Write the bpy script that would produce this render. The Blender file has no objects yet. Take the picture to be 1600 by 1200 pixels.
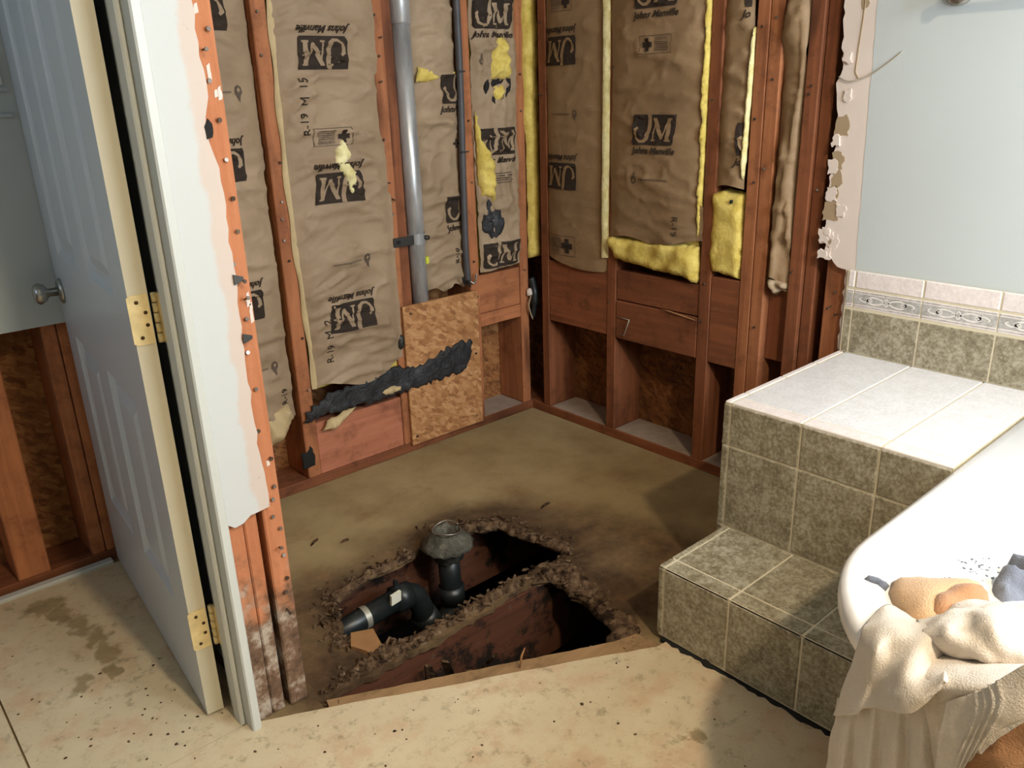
import bpy, bmesh, math, random
from mathutils import Vector, Matrix, noise, geometry

# ------------------------------------------------------------------ camera, world, lights, exposure
scene = bpy.context.scene
COL = scene.collection
scene.view_settings.view_transform = 'Standard'
scene.view_settings.look = 'None'
scene.view_settings.gamma = 1.0
scene.view_settings.use_curve_mapping = False
scene.view_settings.exposure = 0.0

CAM = Vector((-2.0604, -2.2356, 1.2))
PITCH, ROLL, YAW = math.radians(19.8496), math.radians(-1.8217), math.radians(48.8595)
fwd = Vector((math.cos(YAW)*math.cos(PITCH), math.sin(YAW)*math.cos(PITCH), -math.sin(PITCH)))
rt = fwd.cross(Vector((0, 0, 1))).normalized()
up = rt.cross(fwd)
r_ = rt*math.cos(ROLL) + up*math.sin(ROLL)
u_ = -rt*math.sin(ROLL) + up*math.cos(ROLL)
cam_data = bpy.data.cameras.new('camera')
cam_data.sensor_fit = 'HORIZONTAL'
cam_data.sensor_width = 36.0
cam_data.lens = 1284.23*36/1600
cam_data.clip_start = 0.02
cam = bpy.data.objects.new('camera', cam_data)
COL.objects.link(cam)
cam.matrix_world = Matrix(((r_.x, u_.x, -fwd.x, CAM.x), (r_.y, u_.y, -fwd.y, CAM.y), (r_.z, u_.z, -fwd.z, CAM.z), (0, 0, 0, 1)))
scene.camera = cam

world = bpy.data.worlds.new('world')
scene.world = world
world.use_nodes = True
world.node_tree.nodes['Background'].inputs[0].default_value = (0.75, 0.86, 1.0, 1)
world.node_tree.nodes['Background'].inputs[1].default_value = 0.6

def area_light(name, loc, rot, sx, sy, power, col):
    l = bpy.data.lights.new(name, 'AREA')
    l.shape = 'RECTANGLE'; l.size = sx; l.size_y = sy; l.energy = power; l.color = col
    o = bpy.data.objects.new(name, l); COL.objects.link(o)
    o.location = loc; o.rotation_euler = rot
    return o
# warm recessed ceiling light behind the camera
LAMP_POWER = 47
l_ = bpy.data.lights.new('ceiling_lamp', 'AREA'); l_.shape = 'DISK'; l_.size = .15; l_.energy = LAMP_POWER; l_.color = (1.0, .83, .60); l_.spread = math.radians(165)
lo_ = bpy.data.objects.new('ceiling_lamp', l_); COL.objects.link(lo_); lo_.location = (-1.52, -2.90, 2.385)
# daylight through the window over the tub (south wall)
WINDOW_POWER = 52
SIDE_POWER = 2.0
BULB_STRENGTH = 4
area_light('added_side_fill', (-2.98, -.42, 1.5), (0, math.radians(-90), 0), .7, .45, SIDE_POWER, (.62, .80, 1.0))  # cool fill on the door, added with an assumed window out of view
area_light('window_daylight', (-0.62, -2.93, 1.5), (math.radians(90), 0, 0), 0.85, 0.9, WINDOW_POWER, (0.80, 0.90, 1.0)).rotation_euler = (math.radians(90), 0, 0)

# ------------------------------------------------------------------ helpers
def lin(r, g, b):
    f = lambda c: (c/255/12.92) if c/255 <= 0.04045 else ((c/255+0.055)/1.055)**2.4
    return (f(r), f(g), f(b), 1.0)

class NT:
    def __init__(s, name):
        s.m = bpy.data.materials.new(name); s.m.use_nodes = True
        s.t = s.m.node_tree; s.n = s.t.nodes; s.l = s.t.links
        s.b = s.n['Principled BSDF']
        s.pos = None
    def new(s, typ, **kw):
        x = s.n.new(typ)
        for k, v in kw.items(): setattr(x, k, v)
        return x
    def put(s, sock, v):
        if hasattr(v, 'is_output'): s.l.new(v, sock)
        else: sock.default_value = v
    def P(s):
        if s.pos is None: s.pos = s.new('ShaderNodeNewGeometry').outputs['Position']
        return s.pos
    def vec(s, scale=(1, 1, 1), rnd=0.0):
        m = s.new('ShaderNodeMapping'); s.l.new(s.P(), m.inputs['Vector']); m.inputs['Scale'].default_value = scale
        if rnd:
            oi = s.new('ShaderNodeObjectInfo')
            mm = s.new('ShaderNodeVectorMath', operation='SCALE'); mm.inputs[0].default_value = (rnd, rnd*1.7, rnd*0.6)
            s.l.new(oi.outputs['Random'], mm.inputs['Scale']); s.l.new(mm.outputs[0], m.inputs['Location'])
        return m.outputs[0]
    def noise(s, scale, detail=3, rough=0.55, vec=None, dist=0.0):
        x = s.new('ShaderNodeTexNoise'); x.inputs['Scale'].default_value = scale; x.inputs['Detail'].default_value = detail
        x.inputs['Roughness'].default_value = rough; x.inputs['Distortion'].default_value = dist
        s.l.new(vec if vec is not None else s.P(), x.inputs['Vector'])
        return x.outputs['Fac']
    def vor(s, scale, vec=None, out='Distance', feature='F1'):
        x = s.new('ShaderNodeTexVoronoi'); x.feature = feature; x.inputs['Scale'].default_value = scale
        s.l.new(vec if vec is not None else s.P(), x.inputs['Vector'])
        return x.outputs[out]
    def ramp(s, f, stops):
        x = s.new('ShaderNodeValToRGB'); e = x.color_ramp.elements
        while len(e) < len(stops): e.new(0.5)
        for k, (p, c) in zip(e, stops):
            k.position = p; k.color = c if len(c) == 4 else (*c, 1)
        s.l.new(f, x.inputs['Fac'])
        return x.outputs['Color']
    def step(s, f, a, b):
        x = s.new('ShaderNodeMapRange', interpolation_type='SMOOTHSTEP'); x.inputs[1].default_value = a; x.inputs[2].default_value = b
        s.l.new(f, x.inputs[0]); return x.outputs[0]
    def math(s, op, a, b=0.0):
        x = s.new('ShaderNodeMath', operation=op); s.put(x.inputs[0], a); s.put(x.inputs[1], b); return x.outputs[0]
    def mix(s, f, a, b, mode='MIX'):
        x = s.new('ShaderNodeMix', data_type='RGBA', blend_type=mode); s.put(x.inputs[0], f); s.put(x.inputs[6], a); s.put(x.inputs[7], b)
        return x.outputs[2]
    def xyz(s):
        x = s.new('ShaderNodeSeparateXYZ'); s.l.new(s.P(), x.inputs[0]); return x.outputs
    def vary(s, c, amt):
        oi = s.new('ShaderNodeObjectInfo'); f = s.math('MULTIPLY_ADD', oi.outputs['Random'], amt)
        f.node.inputs[2].default_value = 1 - amt/2
        h = s.new('ShaderNodeHueSaturation'); s.put(h.inputs['Color'], c); s.l.new(f, h.inputs['Value'])
        return h.outputs[0]
    def blobs(s, lst, wob=0.03, wscale=14, soft=0.5):
        # union of soft ellipses in the xy plane with noisy borders
        n = s.new('ShaderNodeTexNoise'); n.inputs['Scale'].default_value = wscale; n.inputs['Detail'].default_value = 4; s.l.new(s.P(), n.inputs['Vector'])
        d = s.new('ShaderNodeVectorMath', operation='SUBTRACT'); s.l.new(n.outputs['Color'], d.inputs[0]); d.inputs[1].default_value = (.5, .5, .5)
        sc = s.new('ShaderNodeVectorMath', operation='SCALE'); s.l.new(d.outputs[0], sc.inputs[0]); sc.inputs['Scale'].default_value = wob*2
        p = s.new('ShaderNodeVectorMath', operation='ADD'); s.l.new(s.P(), p.inputs[0]); s.l.new(sc.outputs[0], p.inputs[1])
        tot = None
        for (x, y, rx, ry) in lst:
            a = s.new('ShaderNodeVectorMath', operation='SUBTRACT'); s.l.new(p.outputs[0], a.inputs[0]); a.inputs[1].default_value = (x, y, 0)
            b = s.new('ShaderNodeVectorMath', operation='MULTIPLY'); s.l.new(a.outputs[0], b.inputs[0]); b.inputs[1].default_value = (1/rx, 1/ry, 0)
            c = s.new('ShaderNodeVectorMath', operation='LENGTH'); s.l.new(b.outputs[0], c.inputs[0])
            v = c.outputs['Value']
            tot = v if tot is None else s.math('MINIMUM', tot, v)
        x = s.step(tot, 1.0, 1.0-soft)
        return x
    def bump(s, h, strength=0.3, dist=0.005):
        x = s.new('ShaderNodeBump'); x.inputs['Strength'].default_value = strength; x.inputs['Distance'].default_value = dist
        s.l.new(h, x.inputs['Height']); s.l.new(x.outputs[0], s.b.inputs['Normal'])
    def done(s, col, rough=0.6, metal=0.0, spec=0.5):
        s.put(s.b.inputs['Base Color'], col); s.put(s.b.inputs['Roughness'], rough); s.b.inputs['Metallic'].default_value = metal
        s.b.inputs['Specular IOR Level'].default_value = spec
        return s.m

def plain(name, c, rough=0.6, metal=0.0, var=0.06, scale=20, bump=0.0, spec=0.5):
    t = NT(name); f = t.noise(scale, 4)
    a = tuple(max(0, k*(1-var)) for k in c[:3]) + (1,); b = tuple(k*(1+var) for k in c[:3]) + (1,)
    if bump: t.bump(f, bump, 0.004)
    return t.done(t.ramp(f, [(0.3, a), (0.7, b)]), rough, metal, spec)

def wood(name, axis, c1, c2, rough=0.75, stain=None, vary=0.25):
    sc = [26, 26, 26]; sc[axis] = 1.6
    t = NT(name)
    v = t.vec(tuple(sc), rnd=9)
    g = t.noise(1.6, 5, 0.6, v, 0.6)
    v2 = t.vec(tuple(x*0.28 if i != axis else x for i, x in enumerate(sc)), rnd=5)
    k = t.noise(1.1, 2, 0.5, v2)
    col = t.ramp(g, [(0.25, c1), (0.75, c2)])
    col = t.mix(t.step(k, 0.62, 0.74), col, tuple(x*0.55 for x in c1[:3])+(1,))
    fl_ = t.step(t.noise(95, 3, .6), .70, .76)
    col = t.mix(t.math('MULTIPLY', fl_, .35), col, lin(206, 190, 172))
    sp = t.step(t.noise(9, 6, .75), 0.48, 0.70)
    col = t.mix(t.math('MULTIPLY', sp, 0.6), col, stain or tuple(x*0.5 for x in c1[:3])+(1,))
    col = t.vary(col, vary)
    t.bump(g, 0.25, 0.003)
    return t.done(col, rough, 0, 0.3)

M = {}
ST1, ST2 = lin(142, 86, 55), lin(188, 122, 80)
for i, a in enumerate('xyz'):
    M['wood_'+a] = wood('pine_'+a, i, ST1, ST2)
    M['dark_'+a] = wood('aged_pine_'+a, i, lin(104, 60, 37), lin(146, 88, 55))  # darker copy of the pine, the right wall's weaker light put in its colour
M['wood_orange'] = wood('orange_pine', 2, lin(168, 104, 68), lin(200, 136, 96), vary=0.1)
M['pink_wood'] = wood('pink_stained_pine', 0, lin(160, 98, 70), lin(190, 122, 92), vary=0.05)
t = NT('joist_redwood'); g_ = t.noise(1.6, 5, .6, t.vec((1.6, 26, 26)), .6)
c = t.ramp(g_, [(.25, lin(74, 44, 30)), (.75, lin(102, 62, 43))])
r0_ = t.noise(7, 6, .75); c = t.mix(t.step(r0_, .50, .60), c, lin(34, 26, 20)); c = t.mix(t.step(t.noise(30, 5, .7), .62, .70), c, lin(90, 76, 60))
t.bump(r0_, .5, .006); M['joist'] = t.done(c, .85, 0, .2)

t = NT('rotten_wood')
v = t.vec((30, 30, 9)); n1 = t.noise(1.3, 6, .65, v); n2 = t.noise(22, 4, .7)
c = t.ramp(n1, [(.2, lin(38, 29, 22)), (.45, lin(82, 63, 46)), (.62, lin(112, 90, 68)), (.8, lin(160, 146, 128))])
c = t.mix(t.step(n2, .5, .62), c, lin(40, 28, 20)); t.bump(n2, .9, .01)
M['rot'] = t.done(c, .95, 0, .1)

def rotfoot(name, base1, base2):   # stud with decayed foot (decay height follows the damp, below ~.4 m)
    t = NT(name); v = t.vec((26, 26, 1.6)); g = t.noise(1.6, 5, .6, v, .6)
    c = t.ramp(g, [(.25, base1), (.75, base2)])
    n = t.noise(16, 6, .7); r = t.ramp(n, [(.3, lin(46, 33, 25)), (.5, lin(118, 92, 72)), (.62, lin(178, 164, 148)), (.75, lin(86, 62, 46))])
    z = t.xyz()[2]; zz = t.math('ADD', z, t.math('MULTIPLY', t.noise(9, 4, .7), -0.55))
    m = t.step(zz, 0.06, -0.08)
    t.bump(n, .6, .006)
    return t.done(t.mix(m, c, r), .85, 0, .2)
M['rotfoot'] = rotfoot('decayed_stud', lin(166, 102, 68), lin(194, 128, 90))

def osb(name, c0, c1, c2, rough=.8):
    t = NT(name)
    v = t.vec((26, 26, 26)); w = t.noise(9, 3, .6)
    d = t.new('ShaderNodeTexVoronoi'); d.feature = 'F1'; d.inputs['Scale'].default_value = 1.5; d.inputs['Randomness'].default_value = 1
    nz = t.new('ShaderNodeTexNoise'); nz.inputs['Scale'].default_value = 38; t.l.new(t.P(), nz.inputs['Vector'])
    sc = t.new('ShaderNodeVectorMath', operation='MULTIPLY_ADD'); t.l.new(nz.outputs['Color'], sc.inputs[0]); sc.inputs[1].default_value = (.018, .018, .018); t.l.new(t.P(), sc.inputs[2])
    m0 = t.new('ShaderNodeMapping'); t.l.new(sc.outputs[0], m0.inputs[0]); m0.inputs['Rotation'].default_value = (.9, .9, 0)
    mp = t.new('ShaderNodeMapping'); t.l.new(m0.outputs[0], mp.inputs[0]); mp.inputs['Scale'].default_value = (54, 54, 15)
    t.l.new(mp.outputs[0], d.inputs['Vector'])
    d2 = t.new('ShaderNodeTexVoronoi'); d2.inputs['Scale'].default_value = 1.5
    m1 = t.new('ShaderNodeMapping'); t.l.new(sc.outputs[0], m1.inputs[0]); m1.inputs['Rotation'].default_value = (-.5, -.5, 0)
    mp2 = t.new('ShaderNodeMapping'); t.l.new(m1.outputs[0], mp2.inputs[0]); mp2.inputs['Scale'].default_value = (16, 16, 58)
    t.l.new(mp2.outputs[0], d2.inputs['Vector'])
    s1 = t.new('ShaderNodeSeparateColor'); t.l.new(d.outputs['Color'], s1.inputs[0])
    s2 = t.new('ShaderNodeSeparateColor'); t.l.new(d2.outputs['Color'], s2.inputs[0])
    f = t.math('MULTIPLY_ADD', s1.outputs[0], .55); t.l.new(t.math('MULTIPLY', s2.outputs[1], .45), f.node.inputs[2])
    c = t.ramp(f, [(.12, c0), (.5, c1), (.88, c2)])
    c = t.mix(t.math('MULTIPLY', t.step(t.noise(4, 4, .6), .55, .75), .5), c, c0)
    t.bump(f, .35, .003)
    return t.done(c, rough, 0, .25)
M['osb'] = osb('osb_sheathing', lin(108, 68, 38), lin(140, 92, 54), lin(164, 116, 72))
M['osb_patch'] = osb('osb_patch', lin(142, 96, 60), lin(172, 122, 78), lin(196, 150, 104))
M['osb_dark'] = osb('osb_deep_brown', lin(88, 54, 30), lin(112, 70, 38), lin(134, 88, 50))  # darker brown than the other sheathing

def kraft(name, c1, c2, stretch=(9, 9, 14)):
    t = NT(name); a = t.noise(3.2, 4, .6); b = t.noise(1, 5, .6, t.vec(stretch)); f = t.noise(180, 2)
    c = t.ramp(a, [(.3, c1), (.7, c2)])
    c = t.mix(t.math('MULTIPLY', t.step(b, .5, .8), .35), c, tuple(x*.7 for x in c1[:3])+(1,))
    mx = t.math('MULTIPLY_ADD', f, .12); t.l.new(b, mx.node.inputs[2])
    t.bump(mx, .35, .012)
    return t.done(c, .62, 0, .35)
M['kraft'] = kraft('kraft_paper', lin(136, 113, 87), lin(169, 146, 118))
M['kraft_b'] = kraft('kraft_paper_brown', lin(126, 101, 72), lin(152, 124, 92))
M['kraft_light'] = plain('kraft_flange', lin(190, 166, 122), .7, var=.12)
M['ink'] = plain('black_print', lin(54, 45, 38), .85, var=.15, scale=60, spec=.15)
M['ink_soft'] = plain('faded_print', lin(84, 68, 54), .7, var=.12, scale=60)

def fibre(name, c1, c2):
    t = NT(name); a = t.noise(24, 5, .7); b = t.noise(110, 4, .7)
    c = t.ramp(a, [(.3, c1), (.65, c2)])
    s = t.math('MULTIPLY_ADD', b, .4); t.l.new(a, s.node.inputs[2]); t.bump(s, .5, .008)
    return t.done(c, 1, 0, .05)
M['fibre'] = fibre('yellow_fibreglass', lin(190, 162, 74), lin(226, 204, 116))
M['fibre_pale'] = fibre('pale_fibreglass', lin(206, 190, 120), lin(240, 230, 178))

def paint(name, c, rough=.45, var=.03, dirt=None):
    t = NT(name); a = t.noise(3, 3); b = t.noise(160, 2)
    col = t.ramp(a, [(.3, tuple(k*(1-var) for k in c[:3])+(1,)), (.7, c)])
    if dirt: col = t.mix(t.math('MULTIPLY', t.step(t.noise(5, 6, .7), .6, .8), .5), col, dirt)
    t.bump(b, .06, .002)
    return t.done(col, rough, 0, .4)
M['wall_paint'] = paint('grey_blue_paint', lin(190, 195, 193))
M['far_paint'] = paint('dim_grey_paint', lin(150, 156, 156))
M['left_paint'] = paint('blue_grey_paint', lin(178, 186, 188))
M['white_dry'] = paint('white_drywall', lin(208, 206, 200), .7, dirt=lin(206, 190, 176))
t = NT('stub_drywall')   # painted drywall with an unpainted, chipped margin along its broken edge
X_ = t.xyz(); e_ = t.math('ADD', X_[0], t.math('MULTIPLY', t.noise(9, 4, .6), .05))
cc = t.mix(t.step(e_, -1.508, -1.496), lin(194, 195, 192), lin(198, 182, 170))
cc = t.mix(t.math('MULTIPLY', t.step(t.noise(24, 6, .75), .62, .7), t.step(e_, -1.512, -1.49)), cc, lin(150, 130, 116))
M['stub_dry'] = t.done(cc, .7, 0, .3)
M['gyp'] = paint('bare_gypsum', lin(216, 200, 188), .85, .06, lin(180, 158, 140))
M['gyp_paper'] = plain('torn_gypsum_paper', lin(158, 136, 106), .9)
M['door_paint'] = paint('door_white_paint', lin(200, 206, 212), .3)
M['door_edge'] = paint('door_edge_cream', lin(198, 189, 164), .45)
M['jamb'] = paint('jamb_paint', lin(196, 197, 190), .4, dirt=lin(176, 172, 160))
M['ceil'] = plain('ceiling_white', lin(200, 196, 188), .9, var=.02)
M['brass'] = plain('worn_brass', lin(226, 204, 150), .45, .3, .12, 60)
M['dark_metal'] = plain('dark_steel', lin(74, 72, 68), .5, .7, .15)
M['nail'] = plain('rusty_nail', lin(92, 78, 66), .5, .7, .2, 80)
M['nail_bright'] = plain('galvanised_nail', lin(150, 142, 132), .35, .8, .1)
M['chrome'] = plain('brushed_nickel', lin(176, 174, 168), .28, .9, .05)
M['screw'] = plain('dark_screw', lin(78, 56, 30), .5, .6)
t = NT('galvanised_pipe'); a = t.noise(1, 4, .6, t.vec((30, 30, 7))); t.bump(a, .1, .002)
M['galv'] = t.done(t.ramp(a, [(.3, lin(150, 150, 150)), (.7, lin(196, 196, 194))]), .32, .45)
M['cable'] = plain('grey_cable', lin(72, 70, 72), .55, 0, .15)
M['abs'] = plain('black_abs_plastic', lin(30, 34, 34), .38, 0, .15, 30)
M['sticker'] = plain('white_sticker', lin(220, 216, 196), .6)
M['yellow_mark'] = plain('yellow_mark', lin(200, 205, 60), .6)
M['strap'] = plain('galvanised_strap', lin(168, 162, 146), .45, .5)
t = NT('tar_paper'); a = t.noise(14, 5, .7); b = t.noise(40, 5, .7); t.bump(b, .9, .012)
M['tar'] = t.done(t.ramp(a, [(.3, lin(24, 24, 26)), (.6, lin(44, 45, 48)), (.78, lin(86, 88, 92))]), .5, 0, .5)
M['black'] = plain('black_void', lin(22, 20, 18), .9, 0, .2)  # near-black fill painted in for the dark inside holes and gaps
t = NT('drain_gunk'); a = t.noise(34, 6, .75); t.bump(a, 1, .012)
M['gunk'] = t.done(t.ramp(a, [(.3, lin(52, 48, 40)), (.55, lin(92, 88, 76)), (.75, lin(140, 134, 116))]), .7, 0, .3)

def tile(name, c0, c1, c2, rough=.35, sc=1.0):
    t = NT(name); a = t.noise(120*sc, 6, .78); b = t.noise(30*sc, 4, .65)
    s = t.math('MULTIPLY_ADD', b, .42); t.l.new(t.math('MULTIPLY', a, .62), s.node.inputs[2])
    c = t.ramp(s, [(.40, c0), (.51, c1), (.62, c2)])
    c = t.vary(c, .07)
    t.bump(a, .12, .002)
    return t.done(c, rough, 0, .5)
M['tile'] = tile('green_stone_tile', lin(112, 102, 80), lin(142, 132, 108), lin(172, 164, 142))
M['tile_top'] = tile('pale_deck_tile', lin(208, 204, 202), lin(216, 213, 212), lin(224, 221, 220), .2)
M['tile_white'] = tile('white_tile', lin(212, 200, 194), lin(222, 210, 204), lin(230, 220, 214), .3)
M['tile_band'] = tile('grey_band', lin(150, 146, 138), lin(170, 166, 160), lin(190, 186, 180), .3)
M['grout'] = plain('cream_grout', lin(206, 194, 166), .85, var=.08)
M['grout_edge'] = plain('broken_mortar', lin(168, 156, 136), .95, var=.25, bump=.8)
M['acrylic'] = plain('white_acrylic', lin(240, 238, 236), .2, 0, .01)

M['dust'] = plain('grey_dust', lin(150, 132, 116), 1, 0, .15)
# floors
t = NT('shower_subfloor')
g = t.noise(3.2, 6, .62); n = t.noise(5, 6, .65); f = t.noise(60, 4, .7)
c = t.ramp(g, [(.3, lin(132, 110, 76)), (.55, lin(158, 138, 100)), (.75, lin(172, 150, 112))])
c = t.mix(t.math('MULTIPLY', t.step(n, .52, .72), .55), c, lin(126, 88, 56))
dm = t.blobs([(-.95, -.72, .62, .42), (-1.25, -.8, .42, .5), (-.6, -1.0, .34, .5)], .12, 5, .55)
n2 = t.noise(16, 6, .7)
dk = t.ramp(n2, [(.3, lin(58, 42, 28)), (.6, lin(104, 80, 54)), (.8, lin(128, 102, 72))])
c = t.mix(t.math('MULTIPLY', dm, .88), c, dk)
d2 = t.blobs([(-.78, -.55, .30, .16), (-.72, -.72, .22, .30), (-1.2, -.62, .2, .14), (-.75, -1.0, .14, .28), (-1.35, -.86, .18, .14)], .08, 9, .6)
c = t.mix(t.math('MULTIPLY', d2, .8), c, t.ramp(n2, [(.35, lin(40, 28, 19)), (.7, lin(84, 60, 40))]))
h = t.math('MULTIPLY_ADD', f, .3); t.l.new(n2, h.node.inputs[2]); t.bump(h, .35, .006)
M['subfloor'] = t.done(c, .85, 0, .2)

t = NT('cream_underlayment')
a = t.noise(2.2, 4, .6); b = t.noise(26, 6, .72); f = t.noise(9, 5, .7)
c = t.ramp(a, [(.3, lin(190, 172, 140)), (.7, lin(212, 196, 164))])
c = t.mix(t.math('MULTIPLY', t.step(f, .46, .66), .6), c, lin(192, 156, 124))
c = t.mix(t.math('MULTIPLY', t.step(t.noise(34, 8, .8), .5, .68), .4), c, lin(158, 136, 104))
c = t.mix(t.math('MULTIPLY', t.step(b, .55, .68), .6), c, lin(140, 128, 98))
sp = t.step(t.noise(70, 3, .6), .70, .76)
c = t.mix(t.math('MULTIPLY', sp, .6), c, lin(92, 76, 56))
st = t.blobs([(-1.80, -.12, .062, .045), (-1.775, -.19, .030, .06), (-1.752, -.27, .032, .07), (-1.735, -.35, .034, .05), (-1.735, -.42, .034, .075), (-1.750, -.50, .020, .04), (-1.815, -.50, .030, .04), (-.98, -1.50, .024, .02)], .04, 34, .5)
c = t.mix(t.math('MULTIPLY', st, .75), c, t.ramp(t.noise(30, 4), [(.3, lin(112, 96, 62)), (.7, lin(150, 128, 88))]))
t.bump(b, .15, .003)
M['floor'] = t.done(c, .6, 0, .4)
M['earth'] = plain('dark_earth', lin(46, 34, 26), 1, 0, .3, 12, .8)
M['cut_edge'] = wood('cut_plywood_edge', 0, lin(128, 100, 68), lin(164, 130, 92), vary=0)
M['card'] = plain('tan_board', lin(150, 108, 66), .9, 0, .1)
def terry(name, c1, c2):
    t = NT(name); a = t.noise(420, 2, .6); b = t.noise(8, 3)
    t.bump(a, .5, .004)
    t.b.inputs['Sheen Weight'].default_value = .25
    return t.done(t.ramp(b, [(.3, c1), (.7, c2)]), .95, 0, .1)
M['towel'] = terry('cream_terry', lin(206, 193, 176), lin(222, 211, 198))
M['towel_tan'] = terry('tan_terry', lin(190, 152, 112), lin(206, 170, 132))
M['towel_brown'] = terry('brown_terry', lin(158, 112, 76), lin(180, 136, 100))
M['cloth_grey'] = terry('grey_rag', lin(92, 96, 108), lin(128, 132, 142))
t = NT('bulb_glow'); e = t.new('ShaderNodeEmission'); e.inputs[0].default_value = (1, .80, .56, 1); e.inputs[1].default_value = BULB_STRENGTH
t.l.new(e.outputs[0], t.n['Material Output'].inputs[0]); M['bulb'] = t.m

# ---- objects
def wloc(o):
    v = Vector((0, 0, 0))
    while o is not None: v += o.location; o = o.parent
    return v
def thing(name, label, cat, loc, group=None):
    o = bpy.data.objects.new(name, None); COL.objects.link(o); o.location = loc; o.empty_display_size = .05
    o['label'] = label; o['category'] = cat
    if group: o['group'] = group
    return o
def struct(name, loc=(0, 0, 0)):
    o = bpy.data.objects.new(name, None); COL.objects.link(o); o.location = loc; o['kind'] = 'structure'; o.empty_display_size = .05
    return o
def tag(o, label, cat, group=None, kind=None):
    o['label'] = label; o['category'] = cat
    if group: o['group'] = group
    if kind: o['kind'] = kind
    return o
def ob(name, vs, fs, mat, parent=None, smooth=False, loc=None):
    """vs in world coordinates; origin at the parent's place (or loc, or the base centre)"""
    vs = [Vector(v) for v in vs]
    if parent is not None: org = wloc(parent)
    elif loc is not None: org = Vector(loc)
    else:
        n = len(vs); org = Vector((sum(v.x for v in vs)/n, sum(v.y for v in vs)/n, min(v.z for v in vs)))
    me = bpy.data.meshes.new(name)
    me.from_pydata([tuple(v-org) for v in vs], [], fs)
    me.materials.append(M[mat] if isinstance(mat, str) else mat)
    if smooth:
        for p in me.polygons: p.use_smooth = True
    o = bpy.data.objects.new(name, me); COL.objects.link(o)
    if parent is not None: o.parent = parent
    else: o.location = org
    return o
def bm_ob(name, bm, mat, parent=None, smooth=False, loc=None):
    bm.verts.ensure_lookup_table(); bm.verts.index_update()
    vs = [v.co.copy() for v in bm.verts]; fs = [[v.index for v in f.verts] for f in bm.faces]
    bm.free()
    return ob(name, vs, fs, mat, parent, smooth, loc)
def inst(name, me, loc, parent, rot=None):
    o = bpy.data.objects.new(name, me); COL.objects.link(o); o.parent = parent; o.location = Vector(loc)-wloc(parent)
    if rot: o.rotation_euler = rot
    return o
def box(name, x0, x1, y0, y1, z0, z1, mat, parent=None, bevel=.002, jit=0.0, loc=None):
    bm = bmesh.new(); bmesh.ops.create_cube(bm, size=1)
    for v in bm.verts:
        v.co = Vector((x0+(v.co.x+.5)*(x1-x0), y0+(v.co.y+.5)*(y1-y0), z0+(v.co.z+.5)*(z1-z0)))
        if jit: v.co += Vector((random.uniform(-jit, jit), random.uniform(-jit, jit), random.uniform(-jit, jit)))
    if bevel:
        bmesh.ops.bevel(bm, geom=list(bm.edges), offset=min(bevel, .3*min(abs(x1-x0), abs(y1-y0), abs(z1-z0))), segments=1, affect='EDGES')
    return bm_ob(name, bm, mat, parent, False, loc)
PL = {'A': lambda s, z, d: Vector((s, d, z)), 'B': lambda s, z, d: Vector((d, -s, z)), 'F': lambda s, z, d: Vector((s, z, -d)),
      'P': lambda s, z, d: Vector((s, d, z))}
def slab(name, poly, plane, d0, d1, mat, parent=None, loc=None, fn=None):
    """polygon (s,z) extruded from depth d0 (room side) to d1"""
    f = fn or PL[plane]; n = len(poly)
    if n > 6:
        xs = [p[0] for p in poly]; ys_ = [p[1] for p in poly]
        V, F = cdt_fill(poly, max(max(xs)-min(xs), max(ys_)-min(ys_))/10)
        m = len(V); vs = [f(p.x, p.y, d0) for p in V]+[f(p.x, p.y, d1) for p in V]
        fs = [list(x) for x in F]+[[i+m for i in reversed(x)] for x in F]
        es = {(x[i], x[(i+1) % len(x)]) for x in F for i in range(len(x))}
        fs += [[v, u, u+m, v+m] for (u, v) in es if (v, u) not in es]
        return ob(name, vs, fs, mat, parent, False, loc)
    vs = [f(s, z, d0) for s, z in poly]+[f(s, z, d1) for s, z in poly]
    fs = [list(range(n)), list(range(2*n-1, n-1, -1))]+[[i, i+n, (i+1) % n+n, (i+1) % n] for i in range(n)]
    return ob(name, vs, fs, mat, parent, False, loc)
def ragged(pts, amp, step, seed=0, closed=False):
    rnd = random.Random(seed); out = []
    n = len(pts); rng = range(n if closed else n-1)
    for i in rng:
        a, b = Vector(pts[i]), Vector(pts[(i+1) % n]); L = (b-a).length; k = max(1, int(L/step))
        nn = Vector((-(b-a).y, (b-a).x))/max(L, 1e-6)
        for j in range(k):
            p = a.lerp(b, j/k)
            if not (j == 0 and not closed and i == 0): p = p + nn*rnd.uniform(-amp, amp)
            out.append((p.x, p.y))
    if not closed: out.append(tuple(pts[-1]))
    return out
def tube(name, pts, rad, mat, parent=None, seg=12, loc=None, cap=True, smooth=True):
    pts = [Vector(p) for p in pts]; n = len(pts); rads = rad if isinstance(rad, (list, tuple)) else [rad]*n
    vs, fs = [], []; prev = None
    for i, p in enumerate(pts):
        t_ = (pts[min(i+1, n-1)]-pts[max(i-1, 0)]).normalized()
        if prev is None:
            a = t_.orthogonal().normalized()
        else:
            a = (prev - t_*prev.dot(t_)).normalized()
        prev = a; b = t_.cross(a)
        for j in range(seg):
            an = 2*math.pi*j/seg; vs.append(p+(a*math.cos(an)+b*math.sin(an))*rads[i])
    for i in range(n-1):
        for j in range(seg):
            fs.append((i*seg+j, i*seg+(j+1) % seg, (i+1)*seg+(j+1) % seg, (i+1)*seg+j))
    if cap: fs.append(tuple(reversed(range(seg)))); fs.append(tuple(range((n-1)*seg, n*seg)))
    return ob(name, vs, fs, mat, parent, smooth, loc)
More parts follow.
